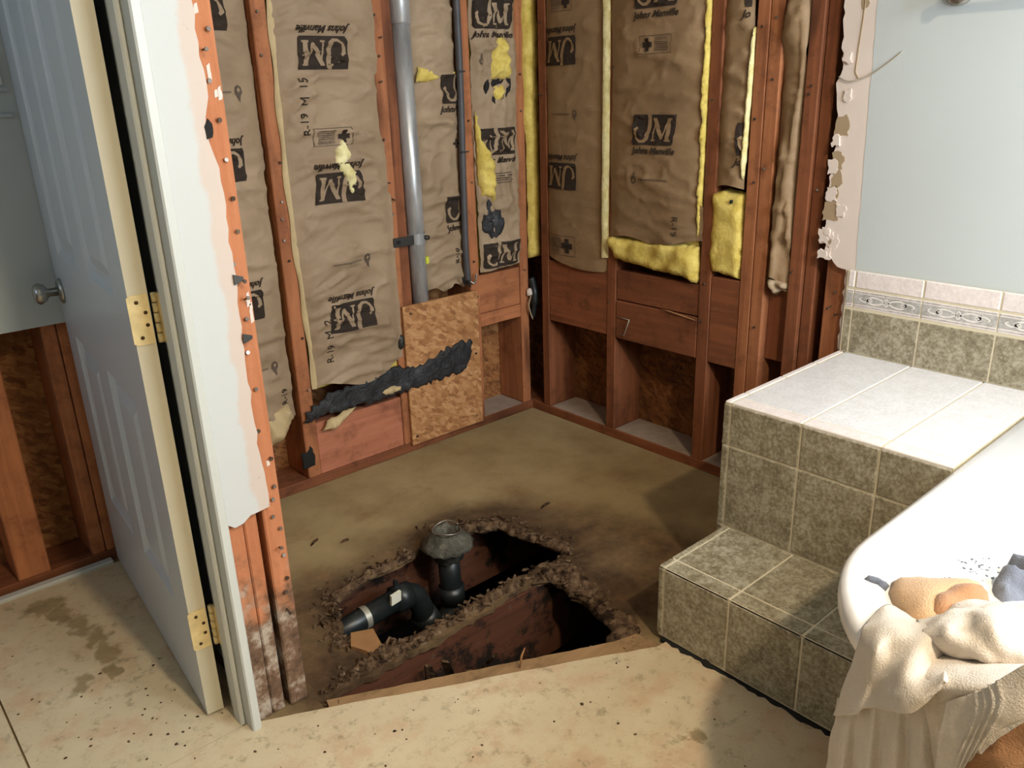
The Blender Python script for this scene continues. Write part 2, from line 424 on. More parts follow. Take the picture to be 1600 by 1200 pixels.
def smooth_path(pts, k=6):
    pts = [Vector(p) for p in pts]; out = []
    for i in range(len(pts)-1):
        p0, p1, p2, p3 = pts[max(i-1, 0)], pts[i], pts[i+1], pts[min(i+2, len(pts)-1)]
        for j in range(k):
            t_ = j/k
            out.append(.5*((2*p1)+(p2-p0)*t_+(2*p0-5*p1+4*p2-p3)*t_**2+(3*p1-p0-3*p2+p3)*t_**3))
    out.append(pts[-1]); return out
def in_poly(x, y, P):
    c = False; j = len(P)-1
    for i in range(len(P)):
        if (P[i][1] > y) != (P[j][1] > y) and x < (P[j][0]-P[i][0])*(y-P[i][1])/(P[j][1]-P[i][1])+P[i][0]: c = not c
        j = i
    return c
def edge_dist(x, y, P):
    d = 1e9
    for i in range(len(P)):
        ax, ay = P[i]; bx, by = P[(i+1) % len(P)]; ux, uy = bx-ax, by-ay; L = ux*ux+uy*uy
        k = 0 if L == 0 else max(0, min(1, ((x-ax)*ux+(y-ay)*uy)/L))
        d = min(d, math.hypot(x-ax-k*ux, y-ay-k*uy))
    return d
def cdt_fill(poly, cell, holes=(), seed=1):
    rnd = random.Random(seed)
    vs = []; es = []
    for P in (poly, *holes):
        o = len(vs); vs += [Vector((p[0], p[1])) for p in P]; es += [(o+i, o+(i+1) % len(P)) for i in range(len(P))]
    nb = len(vs)
    x0 = min(p[0] for p in poly); x1 = max(p[0] for p in poly); y0 = min(p[1] for p in poly); y1 = max(p[1] for p in poly)
    ny = int((y1-y0)/cell); nx = int((x1-x0)/cell)
    for j in range(ny+1):
        for i in range(nx+1):
            x = x0+(i+.5+rnd.uniform(-.3, .3))*cell; y = y0+(j+.5+rnd.uniform(-.3, .3))*cell
            if in_poly(x, y, poly) and not any(in_poly(x, y, h_) for h_ in holes) and edge_dist(x, y, poly) > cell*.3:
                vs.append(Vector((x, y)))
    V, E_, F, *_ = geometry.delaunay_2d_cdt(vs, es, [], 0, 1e-6)
    out = []
    for f in F:
        cx = sum(V[i].x for i in f)/len(f); cy = sum(V[i].y for i in f)/len(f)
        if in_poly(cx, cy, poly) and not any(in_poly(cx, cy, h_) for h_ in holes): out.append(list(f))
    return V, out
def puff(name, poly, plane, base, h, mat, parent=None, cell=.01, wid=.03, nz=.35, nsc=40, seed=0, loc=None, back=True, fn=None):
    """soft lump with the given outline standing h proud of depth `base`"""
    V, F = cdt_fill(poly, cell, seed=seed); f = fn or PL[plane]; vs = []
    for p in V:
        d = min(1, edge_dist(p.x, p.y, poly)/wid); k = math.sqrt(max(0, 1-(1-d)**2))
        k *= 1+nz*noise.noise(Vector((p.x*nsc, p.y*nsc, seed*3.1)))*1.4
        vs.append(f(p.x, p.y, base-h*k))
    fs = [list(x) for x in F]
    if back:
        n = len(vs); vs += [f(p.x, p.y, base+.004) for p in V]; fs += [[i+n for i in reversed(x)] for x in F]
        cnt = {}
        for x in F:
            for i in range(len(x)):
                a, b = x[i], x[(i+1) % len(x)]; cnt[(a, b)] = 1
        for (a, b) in cnt:
            if (b, a) not in cnt: fs.append([b, a, a+n, b+n])
    return ob(name, vs, fs, mat, parent, True, loc)

# shared nail meshes
def nail_mesh(r, L, mat):
    bm = bmesh.new()
    bmesh.ops.create_cone(bm, cap_ends=True, segments=8, radius1=r*.45, radius2=r*.45, depth=L, matrix=Matrix.Translation((0, 0, L/2)))
    bmesh.ops.create_cone(bm, cap_ends=True, segments=8, radius1=r, radius2=r*.9, depth=.0018, matrix=Matrix.Translation((0, 0, L)))
    me = bpy.data.meshes.new('nail'); bm.to_mesh(me); bm.free(); me.materials.append(M[mat]); return me
NAIL = [nail_mesh(.0042, .006, 'nail'), nail_mesh(.0038, .016, 'nail'), nail_mesh(.0040, .005, 'nail_bright')]
def nails(parent, plane, pts, d, seed=0):
    rnd = random.Random(seed)
    for s, z in pts:
        me = NAIL[rnd.choice((0, 0, 1, 2))]
        p = PL[plane](s, z, d)
        tilt = rnd.uniform(-.35, .35); t2 = rnd.uniform(-.35, .35)
        rot = (math.radians(90)+tilt, t2, 0) if plane == 'A' else (tilt, math.radians(-90)+t2, 0)
        inst('nail', me, p, parent, rot)

# ================================================================== STRUCTURE
random.seed(4)
TOP = 2.4
# ---- back wall (A): stud faces at y=0
wb = struct('wall_back', (-1.3, .07, 0))
box('sheathing', -3.1, .16, .14, .152, -.02, TOP, 'osb', wb, 0)
box('bottom_plate', -3.1, .14, 0, .14, 0, .034, 'dark_x', wb)
box('top_plate', -3.1, .14, 0, .14, TOP-.04, TOP, 'wood_x', wb)
def studA(x0, x1, z0=.034, z1=TOP-.04, mat='wood_z', y0=0, y1=.14, nl=(), seed=0):
    o = box('stud', x0, x1, y0, y1, z0, z1, mat, wb, .003)
    nails(o, 'A', nl, y0, seed); return o
studA(-1.43, -1.39)
studA(-.985, -.940, nl=[(-.962+random.uniform(-.012, .012), z) for z in (1.41, 1.30, .91, .86, .80, .74, .50, .33, 1.02)], seed=1)
studA(-.612, -.572, nl=[(-.60+random.uniform(-.006, .014), z) for z in (1.41, 1.30, 1.225, 1.06, .97, .93, .88, 1.35, .83)], seed=2)
studA(-.285, -.245, nl=[(-.265, 1.1), (-.262, .9), (-.27, .63), (-.262, .5)], seed=3)
studA(-.048, -.008, nl=[(-.03, 1.24), (-.028, 1.12), (-.03, .56)], seed=4)
# compartment studs seen under the cut drywall
for x0, x1, m in ((-1.641, -1.607, 'wood_z'), (-1.605, -1.570, 'wood_z'), (-1.822, -1.745, 'wood_z'), (-2.25, -2.21, 'wood_z'), (-2.65, -2.61, 'wood_z')):
    studA(x0, x1, mat=m)
slab('drywall_sheet', [(-3.1, .684), (-1.50, .684), (-1.50, TOP), (-3.1, TOP)], 'A', -.0127, 0, 'left_paint', wb)
box('filler_board', -.571, -.527, .018, .03, .45, TOP-.05, 'dark_z', wb, .001)
box('filler_board', -.571, -.527, .03, .045, .034, .75, 'osb_patch', wb, .001)
box('blocking', -.244, -.049, .006, .044, .432, .572, 'wood_x', wb, .002)
box('blocking', -.244, -.049, .002, .044, .384, .431, 'wood_x', wb, .002)
box('blocking', -.939, -.613, .004, .044, .034, .212, 'pink_wood', wb, .002)
o = box('patch_panel', -.588, -.268, -.0135, -.001, .028, .527, 'osb_patch', wb, .001)
nails(o, 'A', [(-.57, .06), (-.3, .06), (-.29, .3), (-.56, .5)], -.0135, 3)

box('dust_layer', -.244, -.05, .004, .138, .034, .0352, 'dust', wb, 0)
# ---- right wall (B): stud faces at x=0
wr = struct('wall_right', (.07, -1.2, 0))
box('sheathing', .14, .152, -3.1, .16, -.02, TOP, 'osb_dark', wr, 0)
box('bottom_plate', 0, .14, -3.1, -.001, 0, .034, 'dark_y', wr)
box('top_plate', 0, .14, -3.1, -.001, TOP-.04, TOP, 'wood_y', wr)
def studB(s0, s1, z0=.034, z1=TOP-.04, mat='wood_z', x0=0, x1=.14, nl=(), seed=0):
    o = box('stud', x0, x1, -s1, -s0, z0, z1, mat, wr, .003)
    nails(o, 'B', nl, x0, seed); return o
studB(.062, .100, mat='dark_z', nl=[(.08, 1.17), (.08, 1.4)], seed=5)
studB(.385, .425, mat='dark_z', nl=[(.405, 1.25), (.40, .5)], seed=6)
studB(.762, .804, mat='dark_z', nl=[(.78, 1.15), (.785, .62), (.78, .5)], seed=7)
studB(.905, .944, mat='wood_z', nl=[(.925, 1.33), (.92, 1.1), (.93, .93)], seed=8)
studB(.945, .985, mat='wood_z', nl=[(.965, 1.35), (.965, 1.2), (.96, .97), (.965, .52)], seed=9)
studB(1.058, 1.098, mat='dark_z', nl=[(1.075, 1.16), (1.08, 1.18), (1.07, .7)], seed=10)
studB(1.099, 1.132, mat='dark_z', x0=.012, nl=[(1.115, .92)], seed=11)
studB(1.166, 1.235, mat='wood_z', z1=1.0, x0=.004, nl=[(1.2, .66), (1.19, .62), (1.21, .6)], seed=12)
for s in (1.6, 2.0, 2.4, 2.8): studB(s, s+.038)
box('blocking', .002, .04, -.384, -.101, .379, .604, 'dark_y', wr)
box('blocking', .003, .041, -.761, -.426, .512, .612, 'dark_y', wr, .003)
box('blocking', .000, .041, -.761, -.426, .376, .509, 'dark_y', wr, .003)
box('blocking', .002, .04, -.904, -.805, .374, .645, 'dark_y', wr)
box('blocking', .03, .06, -1.057, -.986, .42, .66, 'dark_z', wr)
for a, b in ((-.384, -.101), (-.761, -.426), (-.904, -.805)): box('dust_layer', .004, .138, a+.002, b-.002, .034, .0352, 'dust', wr, 0)
# drywall with broken edge
edge = [(1.153, TOP), (1.153, 1.373), (1.157, 1.302), (1.161, 1.205), (1.150, 1.185), (1.160, 1.109), (1.163, .984), (1.155, .919), (1.158, .837), (1.163, .769), (1.182, .752), (1.203, .732), (1.228, .727), (1.228, .51)]
e2 = ragged(edge, .004, .012, 3)
paint_edge = [(1.252, .51), (1.252, .764), (1.246, .926), (1.240, 1.079), (1.238, 1.226), (1.232, 1.366), (1.232, TOP)]
pe = ragged(paint_edge, .0015, .03, 5)
slab('drywall_core', e2+[(1.262, .51), (1.262, TOP)], 'B', -.0115, .0, 'gyp', wr)
slab('drywall_sheet', pe+[(3.06, TOP), (3.06, .0), (1.252, .0)], 'B', -.0121, -.0005, 'wall_paint', wr)
rnd = random.Random(8)
for (s, z, w, h) in ((1.178, 1.085, .020, .026), (1.176, 1.00, .016, .024), (1.178, .955, .014, .022), (1.172, .875, .024, .026), (1.170, .80, .016, .014), (1.205, 1.38, .008, .03), (1.172, .918, .012, .02)):
    P = ragged([(s-w, z-h), (s+w*.7, z-h*.9), (s+w, z), (s+w*.4, z+h), (s-w*.9, z+h*.8)], .004, .008, int(s*1e4+z*100), True)
    slab('torn_paper', P, 'B', -.0122, -.0112, 'gyp_paper', wr)
for k in range(16):
    s = rnd.uniform(1.158, 1.20); z = rnd.choice((rnd.uniform(.75, .82), rnd.uniform(.75, 1.4))); w = rnd.uniform(.006, .014); h = rnd.uniform(.006, .018)
    P = ragged([(s-w, z-h), (s+w, z-h), (s+w, z+h), (s-w, z+h)], .004, .006, k, True)
    slab('plaster_flake', P, 'B', -.0118-rnd.uniform(.001, .006), -.0112, 'gyp', wr)
# curved strip of drywall tape hair crossing the paint edge
tube('loose_tape_thread', smooth_path([(-.0135, -1.156, 1.200), (-.017, -1.178, 1.190), (-.017, -1.199, 1.190), (-.015, -1.237, 1.202), (-.014, -1.273, 1.225), (-.0135, -1.306, 1.251)]), [.0016]*26+[.0012]*5, 'grout_edge', wr, 6)
tube('crack', [(-.0118, -1.205, 1.40), (-.0122, -1.203, 1.33), (-.0122, -1.199, 1.26), (-.0122, -1.197, 1.21), (-.0122, -1.206, 1.195)], .0015, 'gyp_paper', wr, 6)

# ---- partition with the doorway (front face y=-.883)
wp = struct('wall_partition', (-1.54, -.83, 0))
box('drywall_sheet', -3.1, -2.42, -.883, -.79, 0, TOP, 'white_dry', wp, 0)
box('header', -2.42, -1.583, -.883, -.79, 2.05, TOP, 'white_dry', wp, 0)
de = ragged([(-1.503, TOP), (-1.503, 1.30), (-1.500, 1.20), (-1.511, 1.17), (-1.510, 1.13), (-1.499, 1.09), (-1.499, .95), (-1.501, .80), (-1.502, .62), (-1.499, .52), (-1.497, .468)], .003, .02, 7)
db = ragged([(-1.497, .468), (-1.535, .462), (-1.552, .455), (-1.570, .448), (-1.583, .462)], .003, .012, 9)
slab('drywall_sheet', [(-1.583, TOP)]+de+db[1:], 'A', -.883, -.8725, 'stub_dry', wp)
o = box('stud', -1.582, -1.548, -.870, -.79, .0, TOP, 'rotfoot', wp, .003)
o = box('stud', -1.546, -1.519, -.868, -.79, .0, TOP, 'rotfoot', wp, .003)
o = box('stud', -1.508, -1.469, -.872, -.783, .0, TOP, 'rotfoot', wp, .003)
nails(o, 'A', [(-1.487+random.uniform(-.01, .01), z) for z in (1.30, 1.27, 1.225, 1.165, 1.10, 1.04, .985, .93, .90, .865, .83, .77, .70, .62, .56, .50, .475, .44, .41, .37, .35, .30, .27, .23)], -.872, 21)
for k, (x_, z_, h_) in enumerate(((-1.489, 1.235, .016), (-1.482, 1.205, .006), (-1.476, 1.205, .012), (-1.495, 1.33, .008), (-1.478, .865, .014), (-1.475, .84, .02), (-1.484, .55, .006))):
    slab('paint_chip', ragged([(x_-.003, z_-h_), (x_+.004, z_-h_*.8), (x_+.003, z_+h_), (x_-.002, z_+h_*.7)], .001, .005, k, True), 'A', -.8729, -.871, 'gyp', o)
slab('hole_shade_patch', ragged([(-1.512, 1.135), (-1.502, 1.138), (-1.500, 1.160), (-1.507, 1.168), (-1.513, 1.155)], .001, .006, 2, True), 'A', -.8846, -.8825, 'black', wp)  # black patch painting in the dark of a small hole in the drywall
for s, z in ((-1.500, .905), (-1.499, .800)):
    slab('bent_clip', [(s-.003, z-.009), (s+.014, z-.003), (s+.014, z+.003), (s-.003, z+.009)], 'A', -.887, -.884, 'dark_metal', wp)
# return wall between shower and the compartment
wrt = struct('wall_return', (-1.52, -.4, 0))
for y in (-.74, -.40, -.08): box('stud', -1.536, -1.480, y-.019, y+.019, 0, TOP, 'wood_z', wrt, .002)
box('return_drywall', -1.548, -1.537, -.785, -.013, 0, TOP, 'left_paint', wrt, 0)
box('return_panel', -1.479, -1.470, -.77, -.001, 0.04, TOP, 'osb', wrt, 0)
# jamb with stop
dj = box('door_jamb', -1.602, -1.5835, -.896, -.788, .0, 2.05, 'jamb', wp, .003)
box('door_stop', -1.612, -1.602, -.862, -.826, .0, 2.04, 'jamb', dj, .003)
box('door_jamb', -2.42, -2.40, -.896, -.788, .0, 2.05, 'jamb', wp, .002)
box('door_jamb', -2.40, -1.602, -.896, -.788, 2.035, 2.05, 'jamb', wp, .002)

# ---- unseen walls, ceiling, window
wf = struct('wall_front', (-1.5, -3.05, 0))
WX0, WX1, WZ0, WZ1 = -1.08, -.16, 1.02, 1.98
for a in ((-3.1, WX0, 0, TOP), (WX1, 0, 0, TOP), (WX0, WX1, 0, WZ0), (WX0, WX1, WZ1, TOP)):
    box('drywall_sheet', a[0], a[1], -3.15, -3.05, a[2], a[3], 'far_paint', wf, 0)
wl = struct('wall_left', (-3.05, -1.5, 0))
for a in ((-3.1, -.66, 0, TOP), (-.18, 0, 0, TOP), (-.66, -.18, 0, 1.12), (-.66, -.18, 1.88, TOP)):
    box('drywall_sheet', -3.12, -3.02, a[0], a[1], a[2], a[3], 'far_paint', wl, 0)
w2 = struct('added_side_window', (-3.05, -.42, 1.12))  # assumed window out of view, added to account for the bluish fill
for a in ((-.66, -.62, 1.12, 1.88), (-.22, -.18, 1.12, 1.88), (-.62, -.22, 1.12, 1.16), (-.62, -.22, 1.84, 1.88)):
    box('window_frame', -3.10, -3.03, a[0], a[1], a[2], a[3], 'jamb', w2, .003)
box('ceiling', -3.1, .15, -3.1, .15, TOP, TOP+.02, 'ceil', None, 0)['kind'] = 'structure'
win = struct('window_1', (-.62, -3.03, 1.02))
for a in ((WX0, WX0+.05, WZ0, WZ1), (WX1-.05, WX1, WZ0, WZ1), (WX0, WX1, WZ0, WZ0+.05), (WX0, WX1, WZ1-.05, WZ1), (-.64, -.60, WZ0, WZ1)):
    box('window_frame', a[0], a[1], -3.06, -3.01, a[2], a[3], 'jamb', win, .003)
tg = NT('window_glass'); tg.b.inputs['Transmission Weight'].default_value = 1.0; M['glass'] = tg.done((1, 1, 1, 1), .0)
box('pane', -3.08, -3.076, -.62, -.22, 1.16, 1.84, 'glass', w2, 0)
box('pane', WX0, WX1, -3.04, -3.036, WZ0, WZ1, 'glass', win, 0)

# ---- recessed ceiling light behind the camera
LX, LY = -1.52, -2.90
cl_ = thing('ceiling_light', 'round recessed ceiling light with white trim ring behind the camera', 'lamp', (LX, LY, TOP-.012))
vs, fs = [], []
for r, z in ((.115, TOP-.001), (.115, TOP-.006), (.100, TOP-.011), (.085, TOP-.010), (.082, TOP-.002)):
    for j in range(32): vs.append((LX+r*math.cos(j*math.pi/16), LY+r*math.sin(j*math.pi/16), z))
fs = [(k*32+j, k*32+(j+1) % 32, (k+1)*32+(j+1) % 32, (k+1)*32+j) for k in range(4) for j in range(32)]
ob('trim_ring', vs, fs, 'ceil', cl_, True)
ob('lens', [(LX+.082*math.cos(j*math.pi/16), LY+.082*math.sin(j*math.pi/16), TOP-.0025) for j in range(32)], [tuple(range(32))], 'bulb', cl_)

# ================================================================== FLOOR
fl = struct('floor', (-1.2, -1.2, 0))
H1 = [(-1.301, -.730), (-1.262, -.640), (-1.242, -.600), (-1.175, -.569), (-1.105, -.562), (-.983, -.555), (-.936, -.540), (-.865, -.505), (-.80, -.545), (-.74, -.588), (-.704, -.600), (-.693, -.676), (-.678, -.733), (-.668, -.790), (-.664, -.830), (-.69, -.846), (-.795, -.836), (-.886, -.834), (-.992, -.838), (-1.039, -.842), (-1.108, -.846), (-1.18, -.846), (-1.236, -.828), (-1.285, -.80)]
H2 = [(-1.432, -.888), (-1.38, -.892), (-1.311, -.895), (-1.249, -.893), (-1.183, -.899), (-1.134, -.901), (-1.072, -.890), (-.973, -.888), (-.889, -.880), (-.83, -.882), (-.786, -.907), (-.776, -.945), (-.799, -.991), (-.789, -1.027), (-.806, -1.088), (-.816, -1.139), (-.827, -1.163), (-.861, -1.166), (-.871, -1.197), (-1.155, -1.054), (-1.446, -.908)]
H1r = ragged(H1, .006, .016, 2, True); H2r = ragged(H2[:-2], .006, .016, 3)+[(-1.155, -1.054), (-1.446, -.908)]
outer = [(-1.60, .13), (.13, .13), (.13, -1.40), (-.5, -1.45), (-1.0, -1.30), (-1.60, -1.02)]
V, F = cdt_fill(outer, .03, (H1r, H2r), 5)
def hole_d(x, y): return min(edge_dist(x, y, H1r), edge_dist(x, y, H2r))
vs = []
for p in V:
    d = hole_d(p.x, p.y); z = .003*noise.noise(Vector((p.x*4, p.y*4, 0)))
    z -= .010*max(0, 1-d/.07)*(1+noise.noise(Vector((p.x*30, p.y*30, 2))))
    if p.y > -.02 or d > 5: z = min(z, 0)
    vs.append(Vector((p.x, p.y, min(z, 0))))
n = len(vs); fs = [list(f) for f in F]
vs += [Vector((v.x, v.y, -.024)) for v in vs]
fs += [[i+n for i in reversed(f)] for f in F]
cnt = {(f[i], f[(i+1) % len(f)]) for f in F for i in range(len(f))}
fs += [[b, a, a+n, b+n] for (a, b) in cnt if (b, a) not in cnt]
sub = ob('shower_subfloor', vs, fs, 'subfloor', fl)
# finished-floor sheets with open seams
def cutline(x): return -.933+(x+1.464)*(-1.281+.933)/(-.819+1.464)
main = [(-3.05, -.865), (-1.60, -.865), (-1.464, -.933), (-1.25, cutline(-1.25)-.002), (-1.0, cutline(-1.0)+.002), (-.819, -1.281), (-.60, -1.31), (0, -1.30), (0, -3.05), (-3.05, -3.05)]
slab('floor_sheet', ragged(main[:2], .0, .1)[:-1]+ragged(main[1:6], .0015, .03, 4)+main[6:], 'F', -.007, .001, 'floor', fl)
slab('floor_sheet', [(-1.956, -.862), (-1.60, -.862), (-1.565, -.80), (-1.565, -.03), (-1.956, -.03)], 'F', -.007, .001, 'floor', fl)
slab('floor_sheet', [(-3.05, -.862), (-1.960, -.862), (-1.960, -.03), (-3.05, -.03)], 'F', -.007, .001, 'floor', fl)
slab('cut_edge_board', ragged([(-1.447, -.910), (-1.133, -1.067), (-.868, -1.200), (-.812, -1.215)], .0012, .02, 3)+[(-.80, -1.30), (-1.464, -.965)], 'F', -.0022, .0, 'cut_edge', fl)
box('subfloor_deck', -3.05, -1.46, -3.05, .0, -.024, -.0005, 'subfloor', fl, 0)
box('subfloor_deck', -1.46, 0, -3.05, -1.46, -.024, -.0005, 'subfloor', fl, 0)
box('edge_strip', -3.05, -1.60, -.030, -.004, .0, .016, 'jamb', fl, .003)
for y in (-.06, -.47, -.866, -1.272, -1.68):
    box('joist', -3.0, .14, y-.019, y+.019, -.262, -.025, 'joist', fl, .002)
box('crawl_ground', -3.1, .16, -3.1, .16, -.62, -.60, 'earth', fl, 0)
for a in ((-3.14, -3.1, -3.1, .16), (.16, .2, -3.1, .16), (-3.1, .16, .16, .2), (-3.1, .16, -3.14, -3.1)):
    box('added_crawl_wall', a[0], a[1], a[2], a[3], -.62, .03, 'earth', fl, 0)  # unseen walls added to keep outside light out of the crawlspace
# rotten strip on top of the joist between the holes
P = ragged([(-1.43, -.886), (-1.30, -.888), (-1.18, -.892), (-1.08, -.884), (-.95, -.882), (-.84, -.876), (-.80, -.84), (-.9, -.838), (-1.0, -.842), (-1.1, -.850), (-1.2, -.848), (-1.27, -.83), (-1.36, -.85)], .004, .015, 6, True)
puff('rotten_strip', P, 'F', .014, .014, 'rot', fl, .007, .018, .6, 80, 3)
# ragged rotten rims
def rim(P, w, h, seed, name='rotten_rim'):
    # ring of lumpy decayed board around part of a hole edge
    for k, (i0, i1) in enumerate(P):
        pass
def band(poly, i0, i1, w, seed, h=.012):
    idx = range(i0, i1+1); a = [Vector(poly[i % len(poly)]) for i in idx]; out = []
    cx = sum(p[0] for p in poly)/len(poly); cy = sum(p[1] for p in poly)/len(poly)
    rr = random.Random(seed)
    for p in reversed(a):
        d = (p-Vector((cx, cy))).normalized(); out.append(tuple(p+d*w*rr.uniform(.5, 1.2)))
    inn = [tuple(p-(p-Vector((cx, cy))).normalized()*.006*rr.uniform(0, 1.5)) for p in a]
    puff('rotten_rim', ragged(inn+out, .004, .010, seed, True), 'F', .012, h*.35+.009, 'rot', fl, .007, .02, .55, 95, seed)
band(H1, 1, 5, .045, 31); band(H1, 7, 12, .04, 32, .014); band(H1, 12, 15, .04, 33); band(H2, 9, 13, .08, 34); band(H2, 13, 18, .07, 35, .012); band(H1, 22, 25, .03, 36)
# crumbs
rr = random.Random(12); cv, cf = [], []
edgepts = H1r+H2r[:-2]
for k in range(900):
    p = rr.choice(edgepts); x = p[0]+rr.gauss(0, .035); y = p[1]+rr.gauss(0, .03)
    if math.hypot(x+.883, y+.592) < .10 or in_poly(x, y, H1) or in_poly(x, y, H2) or x < -1.46 or y < cutline(x)+.01: continue
    s = rr.uniform(.002, .008); an = rr.uniform(0, 3.14); L = s*rr.uniform(.8, 2.6)
    c_, s_ = math.cos(an), math.sin(an); o = len(cv); hh = rr.uniform(.002, .006)
    for (a, b, z) in ((-L, -s*.5, 0), (L, -s*.5, 0), (L*.8, s*.5, 0), (-L*.7, s*.4, 0), (-L*.5, 0, hh), (L*.6, 0, hh*1.3)):
        cv.append((x+a*c_-b*s_, y+a*s_+b*c_, z-.001))
    cf += [(o, o+1, o+5, o+4), (o+1, o+2, o+5), (o+2, o+3, o+4, o+5), (o+3, o, o+4)]
tag(ob('rotten_crumbs', cv, cf, 'rot'), 'crumbs of rotten wood scattered round the floor hole', 'debris', kind='stuff')
# dark specks of dirt on the pale floor
cv, cf = [], []
for k in range(150):
    if rr.random() < .55: x = rr.gauss(-1.72, .12); y = rr.gauss(-.72, .14); 
    else: x = rr.uniform(-1.9, -.9); y = rr.uniform(-1.75, -.95)
    if y > cutline(x)-.02 and x > -1.62: continue
    if x > -.82: continue
    s = rr.uniform(.0012, .004); o = len(cv)
    for j in range(6):
        a = j*math.pi/3; q = s*rr.uniform(.6, 1.4); cv.append((x+q*math.cos(a), y+q*math.sin(a), .0072))
    cv.append((x, y, .0072+s*.5)); cf += [(o+j, o+(j+1) % 6, o+6) for j in range(6)]
tag(ob('dirt_specks', cv, cf, 'rot'), 'dark specks of dirt strewn over the pale floor', 'dirt', kind='stuff')

# ================================================================== DOOR
HX, HY = -1.652, -.792
DD = Vector((.066, .777, 0)); DW = DD.length; DU = DD/DW; DN = Vector((-DU.y, DU.x, 0))   # DN: out of the visible face
door = thing('panel_door', 'white six-panel door standing open at the left', 'door', (HX, HY, .012))
def DP(u, z, w): return Vector((HX, HY, 0))+DU*u+DN*w+Vector((0, 0, z))
def dfn(s, z, d): return DP(s, z, -d)
DT = .033
ub = [0, .110, .338, .440, .668, DW]; zb = [.014, .235, .672, .868, 1.50, 1.60, 1.90, 2.03]
panels = [(ub[i], ub[i+1], zb[j], zb[j+1]) for i in (1, 3) for j in (1, 3, 5)]
bm = bmesh.new()
def quad(*p): bm.faces.new([bm.verts.new(q) for q in p])
for i in range(5):
    for j in range(7):
        if (ub[i], ub[i+1], zb[j], zb[j+1]) in panels: continue
        u0, u1, z0, z1 = ub[i], ub[i+1], zb[j], zb[j+1]
        quad(DP(u0, z0, 0), DP(u1, z0, 0), DP(u1, z1, 0), DP(u0, z1, 0))
Z0, Z1 = zb[0], zb[-1]
quad(DP(0, Z0, -DT), DP(DW, Z0, -DT), DP(DW, Z1, -DT), DP(0, Z1, -DT))
quad(DP(DW, Z0, 0), DP(DW, Z0, -DT), DP(DW, Z1, -DT), DP(DW, Z1, 0))
quad(DP(0, Z0, 0), DP(DW, Z0, 0), DP(DW, Z0, -DT), DP(0, Z0, -DT)); quad(DP(0, Z1, 0), DP(DW, Z1, 0), DP(DW, Z1, -DT), DP(0, Z1, -DT))
bmesh.ops.remove_doubles(bm, verts=bm.verts, dist=1e-5)
bm_ob('slab', bm, 'door_paint', door)
bm = bmesh.new(); quad(DP(0, Z0, 0), DP(0, Z0, -DT), DP(0, Z1, -DT), DP(0, Z1, 0)); bm_ob('hinge_edge', bm, 'door_edge', door)
for (u0, u1, z0, z1) in panels:
    rings = [(0, 0), (.004, -.004), (.014, -.0095), (.026, -.010), (.052, -.002), (.056, -.0015)]
    vs, fs = [], []
    for ins, w in rings: vs += [DP(u0+ins, z0+ins, w), DP(u1-ins, z0+ins, w), DP(u1-ins, z1-ins, w), DP(u0+ins, z1-ins, w)]
    for k in range(len(rings)-1):
        for j in range(4): fs.append((k*4+j, k*4+(j+1) % 4, (k+1)*4+(j+1) % 4, (k+1)*4+j))
    fs.append(tuple(range(len(vs)-4, len(vs))))
    ob('panel', vs, fs, 'door_paint', door)
# knob
kz = .775; ku = DW-.062
kp = tube('knob_rose', [DP(ku, kz, 0), DP(ku, kz, .006), DP(ku, kz, .010)], [.030, .030, .022], 'chrome', door, 18)
kk = tube('knob', [DP(ku, kz, .008), DP(ku, kz, .030), DP(ku, kz, .036), DP(ku, kz, .050), DP(ku, kz, .060), DP(ku, kz, .063)], [.010, .010, .020, .026, .020, .008], 'chrome', door, 18)
def hinge(z):
    leaf = slab('hinge_leaf', [(-.034, z-.044), (-.006, z-.044), (-.0, z-.04), (0, z+.04), (-.006, z+.044), (-.034, z+.044)], 'A', 0, .002, 'brass', door,
                fn=lambda s, zz, d: DP(-.0005-.0018+d*.9, zz, s-(-.034)-.033+.002))
    for zz in (z-.031, z-.010, z+.012, z+.031):
        w = -.018+(.006 if round((zz-z)*1000) % 2 else -.006)
        tube('screw', [DP(-.0018, zz, w), DP(-.0032, zz, w)], .0034, 'screw', leaf, 8)
    kx, ky = HX+.042, HY-.004
    for q in range(5):
        tube('hinge_knuckle', [(kx, ky, z-.045+q*.018+.001), (kx, ky, z-.045+q*.018+.017)], .0055, 'brass', door, 10)
    box('hinge_leaf', kx+.003, -1.6015, HY-.004-.034, HY-.002, z-.044, z+.044, 'brass', door, .0006)
for z in (.845, .215, 1.80): hinge(z)

# trims on the compartment wall
for z in (1.174, 1.229):
    box('trim_1' if z < 1.2 else 'trim_2', -2.2, -1.60, -.020, -.0129, z-.004, z+.004, 'left_paint', None, .001)['kind'] = 'structure'
sp_ = thing('switch_plate', 'small white plate at the very left edge on the blue-grey wall', 'plate', (-1.64, -.013, 1.215))
box('plate', -1.675, -1.606, -.019, -.0129, 1.238, 1.30, 'white_dry', sp_, .002); box('toggle', -1.645, -1.635, -.028, -.019, 1.26, 1.28, 'white_dry', sp_, .001)

